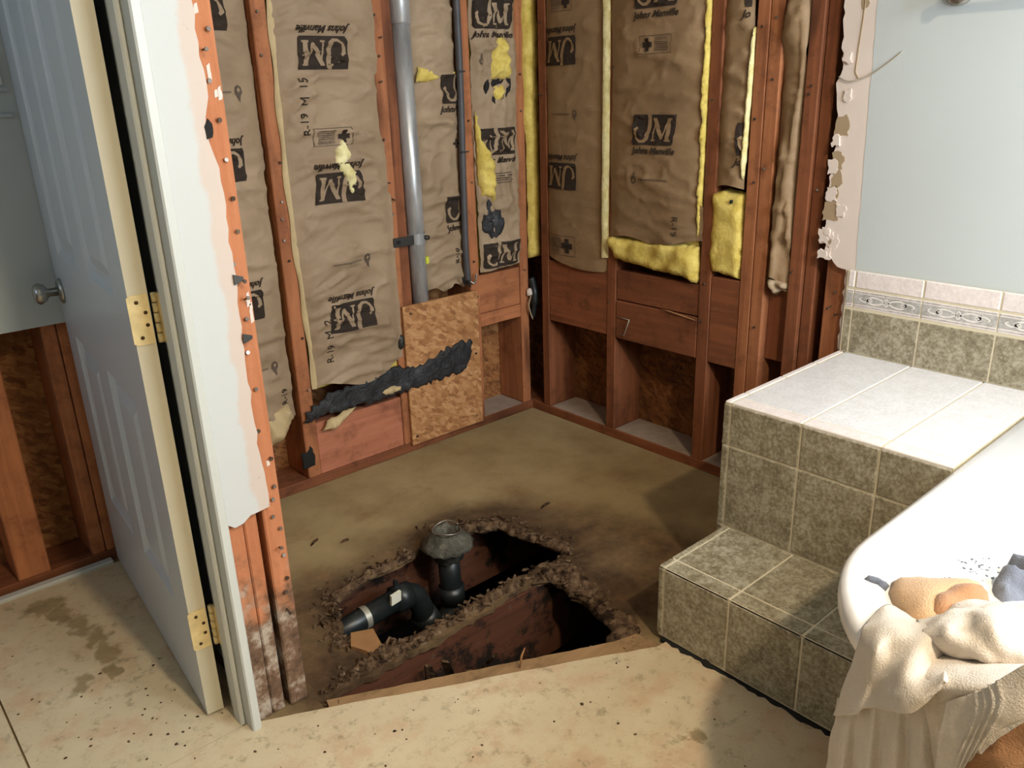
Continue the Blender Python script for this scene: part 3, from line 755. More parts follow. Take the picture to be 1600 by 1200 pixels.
# ================================================================== TUB PLATFORM, STEP, BACKSPLASH
DX, DZ, DY0, DY1 = -.540, .509, -1.231, -1.735   # deck front face, height, left edge, tub edge
tp = thing('tub_platform', 'tall green-tiled platform with pale top beside the open shower', 'tub surround', (-.27, -1.5, 0))
box('core', DX+.0022, -.0165, DY1, DY0-.006, .012, DZ-.0018, 'grout', tp, 0)
def tile_box(x0, x1, y0, y1, z0, z1, axis, mat, parent, name='tile', g=.0022, ch=.002, label=None):
    """tile slab; axis = thin axis; joint g all round on the other axes"""
    lo = [x0, y0, z0]; hi = [x1, y1, z1]
    for k in range(3):
        if k != axis: lo[k] += g; hi[k] -= g
    return box(name, lo[0], hi[0], lo[1], hi[1], lo[2], hi[2], mat, parent, ch)
ys = [-1.251, -1.427, -1.598, -1.735]
def front_tiles(parent, x, zs, ycuts, mat='tile', T=.0105):
    for i in range(len(zs)-1):
        for j in range(len(ycuts)-1):
            tile_box(x, x+T, ycuts[j+1], ycuts[j], zs[i], zs[i+1], 0, mat, parent)
front_tiles(tp, DX, [.020, .195, .402, DZ-.004], [DY0]+ys)
# top
tile_box(DX+.002, -.46, DY0-.02+.0, DY0, DZ-.0105, DZ, 2, 'tile_white', tp, 'edge_tile', .0015, .004)
for a, b in ((-.46, -.30), (-.30, -.15), (-.15, -.014)): tile_box(a, b, DY0-.02, DY0, DZ-.0105, DZ, 2, 'tile_white', tp, 'edge_tile', .0015, .004)
for j in range(3):
    y1, y0 = ys[j], ys[j+1]
    tile_box(DX+.001, DX+.045, y0, y1, DZ-.0105, DZ, 2, 'tile_white', tp, 'edge_tile', .001, .0045)
    tile_box(DX+.045, -.014, y0, y1, DZ-.0105, DZ, 2, 'tile_top', tp, 'tile', .0016, .002)
# left side of the platform (broken mortar where the shower panel was)
slab('mortar_edge', ragged([(DX+.004, .02), (-.02, .02), (-.02, DZ-.02), (DX+.004, DZ-.02)], .004, .02, 3, True), 'A', DY0-.009, DY0-.002, 'grout_edge', tp)
for k, (z0, z1) in enumerate(((.02, .19), (.2, .40), (.405, .5))):
    pass
# step
SX, SZ, SY0 = -.790, .195, -1.254
stp = thing('tiled_step', 'low green-tiled step at the foot of the tub platform', 'step', (-.66, -1.5, 0))
box('core', SX+.0022, DX-.001, DY1+.0, SY0-.006, .014, SZ-.0018, 'grout', stp, 0)
sy = [SY0, -1.271, -1.438, -1.603, -1.735]
for j in range(4):
    y1, y0 = sy[j], sy[j+1]
    rb = .016+random.uniform(-.003, .004)
    tile_box(SX, SX+.0105, y0, y1, rb, SZ-.004, 0, 'tile', stp)
    tile_box(SX+.001, SX+.046, y0, y1, SZ-.0105, SZ, 2, 'tile', stp, 'edge_tile', .0012, .0045)
    tile_box(SX+.046, DX-.001, y0, y1, SZ-.0105, SZ, 2, 'tile', stp, 'tile', .0016, .002)
slab('mortar_edge', ragged([(SX+.006, .014), (DX-.006, .014), (DX-.006, SZ-.012), (SX+.004, SZ-.012)], .004, .02, 5, True), 'A', SY0-.009, SY0-.002, 'grout_edge', stp)
puff('gap_shade_strip', ragged([(SX-.006, -1.27), (SX+.02, -1.27), (SX+.02, -1.735), (SX-.006, -1.735)], .005, .012, 8, True), 'F', -.006, .008, 'black', stp, .012, .01, .8, 60, 2)  # black strip painting in the dark of the gap under the riser

# backsplash on the right wall
BX = -.0215
bs = thing('tile_backsplash', 'row of green tiles with scroll border and white cap on the wall', 'tiles', (-.013, -1.6, .51))
box('mortar_bed', -.0205, -.0128, -3.0, -1.238, DZ+.001, .729, 'grout', bs, 0)
by = [-1.240, -1.261, -1.434, -1.607, -1.780, -1.953, -2.126]
M['scroll'] = plain('scroll_white', lin(226, 220, 212), .4)
def scroll(parent, y0, y1, z0, z1):
    w = y0-y1; cy = (y0+y1)/2; cz = (z0+z1)/2
    vs, fs = [], []
    def stroke(pts, wd):
        P = smooth_path([(0, p[0], p[1]) for p in pts], 5); o = len(vs); n_ = len(P)
        for i, p in enumerate(P):
            t_ = (P[min(i+1, n_-1)]-P[max(i-1, 0)]).normalized(); nn = Vector((0, -t_.z, t_.y))*wd*(0.5+.5*math.sin(math.pi*min(1, (i+1)/n_)))
            for sgn in (1, -1): 
                q = p+nn*sgn; vs.append((BX-.0012, cy-q.y, cz+q.z))
        for i in range(n_-1): fs.append((o+2*i, o+2*i+1, o+2*i+3, o+2*i+2))
    h = (z1-z0)*.36
    for sg in (1, -1):
        for k in (-1, 1):
            stroke([(sg*.004, 0), (sg*.018, k*h*.7), (sg*.036, k*h*.9), (sg*.050, k*h*.2), (sg*.044, -k*h*.4), (sg*.036, -k*h*.1)], .0021)
        stroke([(sg*.044, 0), (sg*.056, sg*h*.6), (sg*.070, 0), (sg*.064, -sg*h*.5)], .0018)
    stroke([(-.006, 0), (0, h), (.006, 0), (0, -h), (-.006, 0)], .0016)
    return ob('scroll_relief', vs, fs, 'scroll', parent)
for j in range(len(by)-1):
    y1, y0 = by[j], by[j+1]
    tile_box(BX, BX+.006, y0, y1, DZ+.001, .628, 0, 'tile', bs, 'tile', .0018, .001)
    b_ = tile_box(BX, BX+.006, y0, y1, .632, .682, 0, 'tile_white', bs, 'border_tile', .0018, .001)
    box('scroll_panel', BX-.0008, BX+.001, y0+.0018, y1-.0018, .645, .672, 'tile_band', b_, 0)
    if y1-y0 > .1: scroll(b_, y1, y0, .645, .672)
    for z in (.6395, .6765): box('border_line', BX-.0006, BX, y0+.0018, y1-.0018, z-.0012, z+.0012, 'tile_band', b_, 0)
    tile_box(BX-.001, BX+.006, y0, y1, .684, .731, 0, 'tile_white', bs, 'cap_tile', .0018, .0025)

# bathtub with rounded rim
tub = thing('bathtub', 'white bathtub with rounded overhanging rim at the right edge', 'bathtub', (-.6, -2.35, 0))
def outline(inset, n=14):
    cx, cy, R = -.90, -2.04, .30-inset
    o = [(-.016, -1.74-inset), (cx, -1.74-inset)]
    for k in range(1, n): a = math.pi/2+k*math.pi/2/n; o.append((cx+R*math.cos(a), cy+R*math.sin(a)))
    o += [(cx-R, cy), (cx-R, -2.95), (-.016, -2.95)]
    return o
def basin(k, n_out):   # ellipse-ish opening with the same vertex count
    c = Vector((-.60, -2.44)); out = []
    for p in outline(0):
        d = Vector(p)-c; a = math.atan2(d.y/.52, d.x/.56)
        out.append((c.x+.40*k*math.cos(a), c.y+.34*k*math.sin(a)))
    return out
O0 = outline(0); n = len(O0); vs, fs = [], []
prof = [(.030, .470), (.004, .474), (0, .482), (0, .502), (.004, .5105), (.012, .5145), (.022, .516)]
for ins, z in prof: vs += [(x, y, z) for x, y in outline(ins)]
for k, z in ((1.0, .516), (.985, .513), (.97, .500), (.90, .30), (.80, .14), (.6, .10)): vs += [(x, y, z) for x, y in basin(k, n)]
R_ = len(prof)+6
for r in range(R_-1):
    for j in range(n): fs.append((r*n+j, r*n+(j+1) % n, (r+1)*n+(j+1) % n, (r+1)*n+j))
fs.append(tuple(range((R_-1)*n, R_*n)))
rimo = ob('rim_and_basin', vs, fs, 'acrylic', tub, False)
for p in rimo.data.polygons: p.use_smooth = True
S0 = outline(.055); vs = [(x, y, .012) for x, y in S0]+[(x, y, .468) for x, y in S0]
fs = [(j, (j+1) % n, n+(j+1) % n, n+j) for j in range(n)]
ob('skirt', vs, fs, 'grout', tub)
for j in range(1, n-2):   # narrow skirt tiles round the corner
    a, b = Vector(S0[j]), Vector(S0[j+1]); L = (b-a).length; k = max(1, round(L/.12)) if L > .1 else 1
    nn = Vector(((b-a).y, -(b-a).x)).normalized()*-1
    if nn.dot(Vector((-1, 1))) < 0: nn = -nn
    for i in range(k):
        p, q = a.lerp(b, i/k), a.lerp(b, (i+1)/k); d = (q-p).normalized()*.0015; p2, q2 = p+d, q-d
        for z0, z1 in ((.02, .17), (.174, .32), (.324, .466)):
            P = [p2+nn*.001, q2+nn*.001, q2+nn*.007, p2+nn*.007]
            vs = [(v.x, v.y, z0) for v in P]+[(v.x, v.y, z1) for v in P]
            ob('skirt_tile', vs, [(0, 1, 2, 3), (4, 5, 6, 7), (0, 1, 5, 4), (1, 2, 6, 5), (2, 3, 7, 6), (3, 0, 4, 7)], 'tile', tub)

# towel ring mount high on the right wall
tr = thing('towel_bar', 'chrome towel bar bracket at the top edge of the right wall', 'towel bar', (-.02, -1.42, 1.34))
tube('rosette', [(-.013, -1.418, 1.372), (-.019, -1.418, 1.372), (-.024, -1.418, 1.372)], [.034, .034, .022], 'chrome', tr, 20)
tube('post', [(-.022, -1.418, 1.372), (-.06, -1.418, 1.368), (-.075, -1.418, 1.368)], [.012, .010, .016], 'chrome', tr, 14)
tube('bar', [(-.07, -1.418, 1.372), (-.07, -1.95, 1.372)], .008, 'chrome', tr, 12)

# ================================================================== INSULATION
TXT = {}
def text_mesh(body, shear=0.0, bold=0.0):
    key = (body, shear, bold)
    if key in TXT: return TXT[key]
    cu = bpy.data.curves.new('lettering', 'FONT'); cu.body = body; cu.size = 1; cu.shear = shear; cu.offset = bold; cu.resolution_u = 2
    o = bpy.data.objects.new('lettering', cu); COL.objects.link(o)
    dg = bpy.context.evaluated_depsgraph_get(); dg.update()
    me = bpy.data.meshes.new_from_object(o.evaluated_get(dg))
    V = [(v.co.x, v.co.y) for v in me.vertices]; F = [list(p.vertices) for p in me.polygons]
    bpy.data.objects.remove(o); bpy.data.curves.remove(cu); bpy.data.meshes.remove(me)
    x0 = min(v[0] for v in V); x1 = max(v[0] for v in V); y0 = min(v[1] for v in V); y1 = max(v[1] for v in V)
    V = [(v[0]-(x0+x1)/2, v[1]-(y0+y1)/2) for v in V]
    TXT[key] = (V, F, x1-x0, y1-y0); return TXT[key]

class Batt:
    def __init__(s, name, label, plane, s0, s1, z0, z1, base, bulge, crease, seed, mat='kraft', bow=0.25, ledge=None, redge=None, core=True, bot=None, group='paper faced insulation batts between the studs', vcrease=0.0):
        s.plane, s.s0, s.s1, s.z0, s.z1, s.base, s.bulge, s.crease, s.seed, s.bow, s.vc = plane, s0, s1, z0, z1, base, bulge, crease, seed, bow, vcrease
        s.root = thing(name, label, 'insulation', PL[plane]((s0+s1)/2, z0, base+.04), group)
        s.L = ledge or (lambda z: s0); s.R = redge or (lambda z: s1); bot = bot or (lambda t_: 0)
        cell = .0075; nx = max(8, int((s1-s0)/cell)); nz = int((z1-z0)/.009)
        vs, fs = [], []
        for j in range(nz+1):
            for i in range(nx+1):
                t_ = i/nx; z = z0+(z1-z0)*j/nz
                if j < 8: z += bot(t_)*(1-j/8)
                jl = .004*noise.noise(Vector((z*14, seed, 0))); jr = .004*noise.noise(Vector((z*14, seed, 9)))
                S = s.L(z)+jl+(s.R(z)+jr-s.L(z)-jl)*t_
                vs.append(s.p(S, z, 0))
        for j in range(nz):
            for i in range(nx):
                a = j*(nx+1)+i; fs.append((a, a+1, a+nx+2, a+nx+1))
        s.paper = ob('kraft_facing', vs, fs, mat, s.root, True)
        if core:
            f = PL[plane]; a = f(s0+.006, z0+.008, base+.012); b = f(s1-.006, z1, base+.10)
            box('fibre_core', min(a.x, b.x), max(a.x, b.x), min(a.y, b.y), max(a.y, b.y), a.z, b.z, 'fibre', s.root, 0)
    def depth(s, S, z):
        t_ = (S-s.s0)/(s.s1-s.s0); t_ = max(0, min(1, t_)); e = 1-(2*t_-1)**4
        d = s.base-s.bulge*e
        zz = z-s.bow*.06*(1-(2*t_-1)**2)
        n1 = 1-abs(noise.noise(Vector((S*2.2, zz*11, s.seed*7.3))))*2.2
        n2 = 1-abs(noise.noise(Vector((S*7+3, zz*19, s.seed*3.3+5))))*2
        n3 = 1-abs(noise.noise(Vector((S*5+zz*4, zz*15-S*5, s.seed*5.7+2))))*2.6
        d -= s.crease*(max(0, n1)**5*1.3+max(0, n2)**5*.8+max(0, n3)**5*.7)*(.35+.65*e)
        d -= s.crease*.8*noise.noise(Vector((S*4, z*5, s.seed)))
        if s.vc: d -= s.vc*max(0, 1-abs(noise.noise(Vector((S*26, z*2.2, s.seed*2))))*2.4)**2
        return d
    def p(s, S, z, off): return PL[s.plane](S, z, s.depth(S, z)-off)
    def flat(s, name, V, F, c, rot, off, mat, clip=None):
        """paint flat geometry (V in metres round 0,0) on the paper at c=(s,z)"""
        bm = bmesh.new(); k = {0: (1, 0), 180: (-1, 0), 90: (0, 1), -90: (0, -1)}.get(rot); ca, sa = k if k else (math.cos(math.radians(rot)), math.sin(math.radians(rot)))
        vv = [bm.verts.new((c[0]+x*ca-y*sa, c[1]+x*sa+y*ca, 0)) for x, y in V]
        for f in F:
            try: bm.faces.new([vv[i] for i in f])
            except ValueError: pass
        xs = [v.co.x for v in bm.verts]; ys_ = [v.co.y for v in bm.verts]
        for ax, lo, hi in ((0, min(xs), max(xs)), (1, min(ys_), max(ys_))):
            q = math.ceil(lo/.008)*.008
            while q < hi:
                bmesh.ops.bisect_plane(bm, geom=list(bm.verts)+list(bm.edges)+list(bm.faces), plane_co=(q, 0, 0) if ax == 0 else (0, q, 0), plane_no=(1, 0, 0) if ax == 0 else (0, 1, 0)); q += .008
        if clip is not None:
            for lim, sg in clip:
                bmesh.ops.bisect_plane(bm, geom=list(bm.verts)+list(bm.edges)+list(bm.faces), plane_co=(lim, 0, 0), plane_no=(sg, 0, 0), clear_outer=True)
        if not bm.verts: bm.free(); return
        for v in bm.verts: v.co = s.p(v.co.x, v.co.y, off)
        return bm_ob(name, bm, mat, s.root, False)
    def text(s, body, h, c, rot=0, mat='ink', shear=0, bold=0, clip=None, name='printed_lettering', width=None):
        V, F, w, hh = text_mesh(body, shear, bold); k = h/hh; kx = (width/w) if width else k
        o = s.flat(name, [(x*kx, y*k) for x, y in V], F, c, rot, .0034, mat, clip)
        if o is not None and clip: o['kind'] = 'stuff'
        return o
    def logo(s, c, rot=0, w=.168, clip=None, word=True, h=.088):
        # two dark blocks with letters J and M left bare
        X = lambda x, y: ((x-1.0)*w/2.0, (y-.5)*h)
        blocks = [[(.06, .10), (.12, .0), (1.80, 0), (1.86, .05), (2.0, 1.0), (.08, 1.0), (.05, .9)]]
        V, F = [], []
        for b in blocks:
            o = len(V); V += [X(*q) for q in b]; F.append(list(range(o, o+len(b))))
        s.flat('printed_logo', V, F, c, rot, .0030, 'ink', clip)
        V, F = [], []
        def stroke(pts):
            o = len(V)
            for i, (x, y, wd) in enumerate(pts):
                a = pts[max(i-1, 0)]; b = pts[min(i+1, len(pts)-1)]; dx, dy = (b[0]-a[0]), (b[1]-a[1]); L = math.hypot(dx, dy) or 1
                for sg in (1, -1): V.append(X(x-sg*dy/L*wd/2, y+sg*dx/L*wd/2))
            for i in range(len(pts)-1): F.append([o+2*i, o+2*i+1, o+2*i+3, o+2*i+2])
        stroke([(.84, 1.0, .17), (.82, .7, .17), (.79, .42, .17), (.71, .22, .15), (.58, .12, .11), (.42, .12, .09), (.28, .22, .09), (.21, .36, .13), (.20, .5, .15), (.29, .58, .08)])
        stroke([(.98, .17, .06), (1.10, .80, .07)]); stroke([(1.06, .86, .16), (1.22, .55, .17), (1.38, .22, .14)]); stroke([(1.36, .20, .06), (1.66, .82, .07)])
        stroke([(1.70, .86, .17), (1.66, .5, .17), (1.62, .17, .17)])
        stroke([(.90, .16, .06), (1.08, .16, .06)]); stroke([(1.50, .16, .06), (1.76, .16, .06)]); stroke([(.98, .86, .06), (1.12, .86, .06)]); stroke([(1.66, .86, .06), (1.84, .86, .06)])
        s.flat('printed_logo', V, F, c, rot, .0044, s.paper.data.materials[0], clip)
        if word:
            dz = -(h/2+.020)*(1 if rot == 0 else -1)
            s.text('Johns Manville', .026, (c[0]-.004*(1 if rot == 0 else -1), c[1]+dz), rot, 'ink', .35, .028, clip, width=w*.98)
    def lines(s, c, rot, w, h, n_, mat='ink_soft', clip=None):
        V, F = [], []; rr_ = random.Random(n_)
        for i in range(n_):
            y = h/2-(i+.5)*h/n_; L = w*rr_.uniform(.75, 1); o = len(V)
            V += [(-w/2, y-h/n_*.22), (-w/2+L, y-h/n_*.22), (-w/2+L, y+h/n_*.22), (-w/2, y+h/n_*.22)]; F.append([o, o+1, o+2, o+3])
        s.flat('printed_lines', V, F, c, rot, .0022, mat, clip)
    def flame(s, c, rot=0, k=.018, line=.10):
        V = [(0, 1.3), (.3, .7), (.6, .1), (.45, -.6), (0, -.9), (-.45, -.6), (-.6, .1), (-.25, .5)]
        s.flat('printed_flame', [(x*k, y*k) for x, y in V], [list(range(8))], c, rot, .0022, 'ink_soft')
        V = [(0, .1), (.28, -.25), (0, -.6), (-.28, -.25)]
        s.flat('printed_flame', [(x*k, y*k) for x, y in V], [[0, 1, 2, 3]], c, rot, .0032, s.paper.data.materials[0])
        sg = 1 if rot == 0 else -1
        if line: s.lines((c[0]+sg*(line/2+.022), c[1]), rot, line, .006, 2)
    def box_mark(s, c, rot=0, w=.125, h=.05, left=True):
        V = []; F = []
        def rect(x0, x1, y0, y1): o = len(V); V.extend([(x0, y0), (x1, y0), (x1, y1), (x0, y1)]); F.append([o, o+1, o+2, o+3])
        e = .0016
        rect(-w/2, w/2, -h/2, -h/2+e); rect(-w/2, w/2, h/2-e, h/2); rect(-w/2, -w/2+e, -h/2, h/2); rect(w/2-e, w/2, -h/2, h/2); 
        s.flat('printed_box', V, F, c, rot, .0022, 'ink_soft'); V.clear(); F.clear()
        a = h*.36; b = a*.38; cx = -w/2+h*.55
        rect(cx-a, cx+a, -b, b); rect(cx-b, cx+b, -a, a)
        s.flat('printed_cross', V, F, c, rot, .0026, 'ink')
        sg = 1 if rot == 0 else -1
        s.text('CERTIFIED', h*.17, (c[0]+sg*(h*.42), c[1]+sg*h*.30), rot, 'ink_soft', width=w*.42)
        s.lines((c[0]+sg*h*.45, c[1]-sg*h*.10), rot, w*.46, h*.55, 5)
    def rvalue(s, c, rot, h=.022, body='R-19  M  15', mat='ink'):
        o = s.text(body, h, c, rot, mat)
        if o is not None: o['kind'] = 'stuff'

g = None
# -- back wall bays
b0 = Batt('insulation_batt', 'narrow strip of kraft insulation half hidden behind the door-side stud', 'A', -1.385, -.986, .245, 2.34, .030, .030, .010, 1, ledge=lambda z: -1.385, redge=lambda z: -.995+(.006 if z > 1.0 else 0), bot=lambda t_: .012*math.sin(t_*9))
for z in (1.795, 1.405, 1.022, .628): b0.logo((-1.137, z), 180)
for z in (1.21, .43): b0.flame((-1.048, z), 180, .02, .10)
b0.rvalue((-1.03, .33), 90, .02, 'R-19')
puff('torn_paper_fluff', ragged([(-1.13, .17), (-1.06, .19), (-1.0, .255), (-1.02, .30), (-1.10, .28)], .006, .02, 4, True), 'A', .012, .035, 'kraft_light', b0.root, .01, .04, .5, 30, 4)

b1 = Batt('insulation_batt', 'wide wrinkled kraft insulation sheet with torn hole and three upside-down logos', 'A', -.936, -.606, .316, 2.34, -.001, .018, .0125, 2,
          ledge=lambda z: -.934+.006*math.sin(z*5), redge=lambda z: -.606+(.012 if z < .9 else -.012*(1 if 1.05 < z < 1.25 else 0)), bow=.6, bot=lambda t_: .02*math.sin(t_*7+1)+.02*t_)
for c in ((-.795, 1.307), (-.786, .935), (-.782, .542), (-.80, 1.69)): b1.logo(c, 180)
b1.rvalue((-.874, 1.165), 90, .023, 'R-19  M  15'); b1.rvalue((-.872, .475), 90, .023, 'R-19  M  2')
b1.box_mark((-.79, 1.08), 180); b1.flame((-.712, .71), 180, .02, .11)
puff('fibre_tuft', ragged([(-.757, 1.075), (-.740, 1.03), (-.742, .99), (-.722, .975), (-.728, .93), (-.742, .900), (-.756, .935), (-.772, .975), (-.797, 1.005), (-.785, 1.04)], .003, .01, 5, True), 'A', -.020, .020, 'fibre_pale', b1.root, .006, .02, .5, 60, 5)
slab('torn_hole', ragged([(-.752, 1.072), (-.735, 1.03), (-.735, .99), (-.75, .99), (-.765, .96), (-.775, .955), (-.77, 1.0)], .002, .01, 6, True), 'A', -.022, -.010, 'gyp_paper', b1.root)
vs = []; fs = []
for k in range(70):
    z = .33+k*.0287; w = .008+.004*noise.noise(Vector((z*9, 1, 1)))
    e = -.934+.006*math.sin(z*5)
    vs += [(e-.010+.003*math.sin(z*31), -.003, z), (e-.002, -.012-.004*math.sin(z*13), z), (e+w*.6, -.007, z)]
fs = [(3*k+j, 3*k+j+1, 3*k+j+4, 3*k+j+3) for k in range(69) for j in (0, 1)]
ob('stapling_flange', vs, fs, 'kraft_light', b1.root, True)

b2 = Batt('insulation_batt', 'kraft insulation behind the grey metal vent pipe with clipped logos', 'A', -.461, -.287, .552, 2.34, .030, .018, .013, 3, bot=lambda t_: .01*math.sin(t_*12))
CL = [(-.290, 1)]
for z in (1.590, 1.200, .817): b2.logo((-.292, z), 0, clip=CL)
b2.rvalue((-.335, .66), 90, .02, 'R-19'); b2.text('+', .03, (-.31, 1.03), 0, 'ink', 0, .03, CL)
puff('fibre_tuft', ragged([(-.462, 1.222), (-.40, 1.226), (-.31, 1.244), (-.30, 1.252), (-.38, 1.254), (-.45, 1.268)], .002, .01, 6, True), 'A', .004, .010, 'fibre', b2.root, .006, .012, .4, 60, 6)

b3 = Batt('insulation_batt', 'torn kraft insulation beside the corner with yellow fluff bursting out', 'A', -.243, -.050, .585, 2.34, .004, .018, .010, 4, 'kraft', vcrease=.012, bot=lambda t_: .012*t_)
for c in ((-.157, 1.425), (-.146, 1.027), (-.157, .642)): b3.logo(c, 0, clip=[(-.052, 1), (-.241, -1)], word=c[1] > .7)
b3.flame((-.215, 1.285), 0, .016, 0); b3.lines((-.14, .905), 0, .10, .04, 5)
puff('fibre_tuft', ragged([(-.192, 1.225), (-.19, 1.28), (-.165, 1.34), (-.128, 1.372), (-.098, 1.34), (-.088, 1.27), (-.090, 1.225), (-.13, 1.222)], .003, .012, 7, True), 'A', -.012, .032, 'fibre', b3.root, .008, .035, .4, 50, 7)
slab('torn_hole', ragged([(-.206, 1.20), (-.19, 1.228), (-.09, 1.228), (-.088, 1.20), (-.11, 1.168), (-.16, 1.150), (-.195, 1.17)], .003, .012, 8, True), 'A', -.0225, -.010, 'black', b3.root)
puff('fibre_tuft', ragged([(-.175, 1.18), (-.17, 1.205), (-.13, 1.21), (-.11, 1.19), (-.13, 1.16), (-.155, 1.158)], .003, .01, 9, True), 'A', -.018, .016, 'fibre', b3.root, .006, .02, .6, 70, 9)
puff('fibre_tuft', ragged([(-.241, 1.13), (-.232, 1.10), (-.225, 1.04), (-.19, 1.0), (-.168, .955), (-.166, .88), (-.178, .82), (-.20, .84), (-.232, .85), (-.241, .92)], .003, .012, 10, True), 'A', -.010, .026, 'fibre', b3.root, .008, .03, .4, 50, 10)
puff('black_scrap', ragged([(-.236, .735), (-.225, .80), (-.205, .838), (-.185, .815), (-.15, .80), (-.135, .75), (-.15, .705), (-.20, .695)], .004, .012, 11, True), 'A', -.018, .010, 'tar', b3.root, .008, .02, .8, 50, 11)

cs = thing('insulation_strip', 'tall narrow yellow fibreglass strip filling the corner', 'insulation', (0, 0, .6), 'bare yellow fibreglass pieces')
puff('fibre', ragged([(-.006, .60), (.048, .60), (.05, 1.0), (.052, 2.34), (-.012, 2.34), (-.012, 1.1), (-.004, .98)], .003, .03, 12, True), 'A', .0, .026, 'fibre', cs, .012, .025, .22, 16, 12)
# -- right wall bays
r0 = Batt('insulation_batt', 'plain brown kraft insulation right of the corner with two upside-down logos', 'B', .104, .383, .612, 2.34, .004, .014, .003, 5, 'kraft_b', bot=lambda t_: -.028*math.sin(t_*2.2)+.01)
for z in (1.307, .908, 1.70): r0.logo((.180, z), 180, .156)
r0.box_mark((.182, .670), 180, .13, .07); r0.flame((.247, 1.11), 180, .016, .09); r0.box_mark((.18, 1.45), 180, .11, .05)
vs = []; fs = []
for k in range(90):
    z = .65+k*.0187; a = .006*noise.noise(Vector((z*12, 4, 0)))
    vs += [(.004, -(.362+a), z), (-.016, -(.374+a), z), (.0, -(.391+a*.6), z)]
fs = [(3*k+j, 3*k+j+1, 3*k+j+4, 3*k+j+3) for k in range(89) for j in (0, 1)]
ob('fibre_edge', vs, fs, 'fibre_pale', r0.root, True)

r1 = Batt('insulation_batt', 'kraft insulation with one upright centred logo on the right wall', 'B', .400, .752, .722, 2.34, -.002, .016, .006, 6, 'kraft_b', ledge=lambda z: .402+.004*math.sin(z*17), redge=lambda z: .748+(.02 if z < .85 else 0), bow=.1, bot=lambda t_: .01*math.sin(t_*8)+.016*t_)
for z in (1.066, 1.448, 1.83): r1.logo((.587, z), 0)
r1.box_mark((.586, 1.305), 0, .115, .05); r1.flame((.514, .919), 0, .018, .11); r1.rvalue((.677, .785), -90, .022, 'R-19')
puff('fibre_skirt', ragged([(.388, .715), (.40, .728), (.60, .735), (.75, .728), (.760, .66), (.752, .617), (.70, .628), (.60, .632), (.50, .640), (.43, .652), (.40, .690)], .004, .012, 13, True), 'B', .008, .034, 'fibre', r1.root, .009, .03, .28, 20, 13)
puff('fibre_edge', ragged([(.745, .76), (.757, .76), (.760, 1.2), (.764, 2.3), (.748, 2.3), (.744, 1.1)], .0015, .02, 14, True), 'B', .004, .018, 'fibre', r1.root, .006, .008, .4, 40, 14)

r2 = Batt('insulation_batt', 'narrow kraft insulation ending above a bare yellow block', 'B', .806, .896, .906, 2.34, .010, .010, .007, 7, 'kraft_b', ledge=lambda z: .790+.012*math.sin((z-.9)*5), bot=lambda t_: .012*math.sin(t_*3), core=False)
for z in (1.045, 1.425): r2.logo((.948, z), 0, clip=[(.888, 1)])
puff('fibre_edge', ragged([(.893, .93), (.899, .99), (.903, 1.2), (.903, 1.33), (.896, 1.33), (.886, 1.1), (.885, .98)], .001, .02, 15, True), 'B', .002, .012, 'fibre_pale', r2.root, .005, .006, .3, 40, 15)
yb = thing('insulation_block', 'bare yellow fibreglass block between two studs', 'insulation', (.04, -.85, .64), 'bare yellow fibreglass pieces')
puff('fibre', ragged([(.790, .895), (.83, .905), (.86, .900), (.900, .893), (.903, .70), (.904, .641), (.87, .648), (.80, .655), (.790, .70)], .003, .015, 16, True), 'B', .030, .040, 'fibre', yb, .009, .02, .16, 18, 16)
slab('small_tear', [(.863, .868), (.868, .868), (.869, .877), (.864, .878)], 'B', -.0145, -.005, 'black', yb)
r3 = Batt('insulation_batt', 'crumpled narrow kraft insulation hanging between the last two studs', 'B', .986, 1.056, .655, 2.34, .020, .012, .008, 8, 'kraft_b', vcrease=.018, bot=lambda t_: .02*math.sin(t_*5), core=False)
puff('folded_tail', ragged([(.985, .665), (1.02, .672), (1.055, .660), (1.058, .642), (1.03, .632), (1.02, .622), (1.00, .640)], .003, .01, 17, True), 'B', .012, .022, 'kraft', r3.root, .006, .018, .6, 60, 17)

# ================================================================== PIPES AND WALL ITEMS
vp = thing('vent_pipe', 'grey galvanised vent pipe running up in front of the insulation', 'pipe', (-.492, -.01, .5))
tube('pipe', [(-.494, .019, .40), (-.494, .019, .9), (-.497, .018, 1.395)], .030, 'galv', vp, 24)
tube('coupling', [(-.497, .018, 1.39), (-.4975, .018, 1.395), (-.498, .018, 1.50), (-.498, .018, 2.34)], [.030, .0335, .0335, .033], 'galv', vp, 24)
sb = box('strap', -.600, -.520, -.010, -.006, .725, .755, 'dark_metal', vp, .001); box('strap_slot', -.590, -.575, -.0112, -.0095, .735, .746, 'black', sb, 0)
vs, fs = [], []
for k in range(13):
    a = math.pi*(.98+k/12*1.04)
    for z in (.722, .757): vs.append((-.494+.0325*math.cos(a), .019+.0325*math.sin(a), z))
fs = [(2*k, 2*k+1, 2*k+3, 2*k+2) for k in range(12)]
ob('strap_band', vs, fs, 'galv', vp, True)
tube('strap_bolt', [(-.474, -.008, .742), (-.470, -.020, .742)], .008, 'dark_metal', vp, 8)
slab('yellow_tag', [(-.478, .653), (-.466, .656), (-.466, .678), (-.478, .675)], 'A', -.0102, .0, 'yellow_mark', vp)

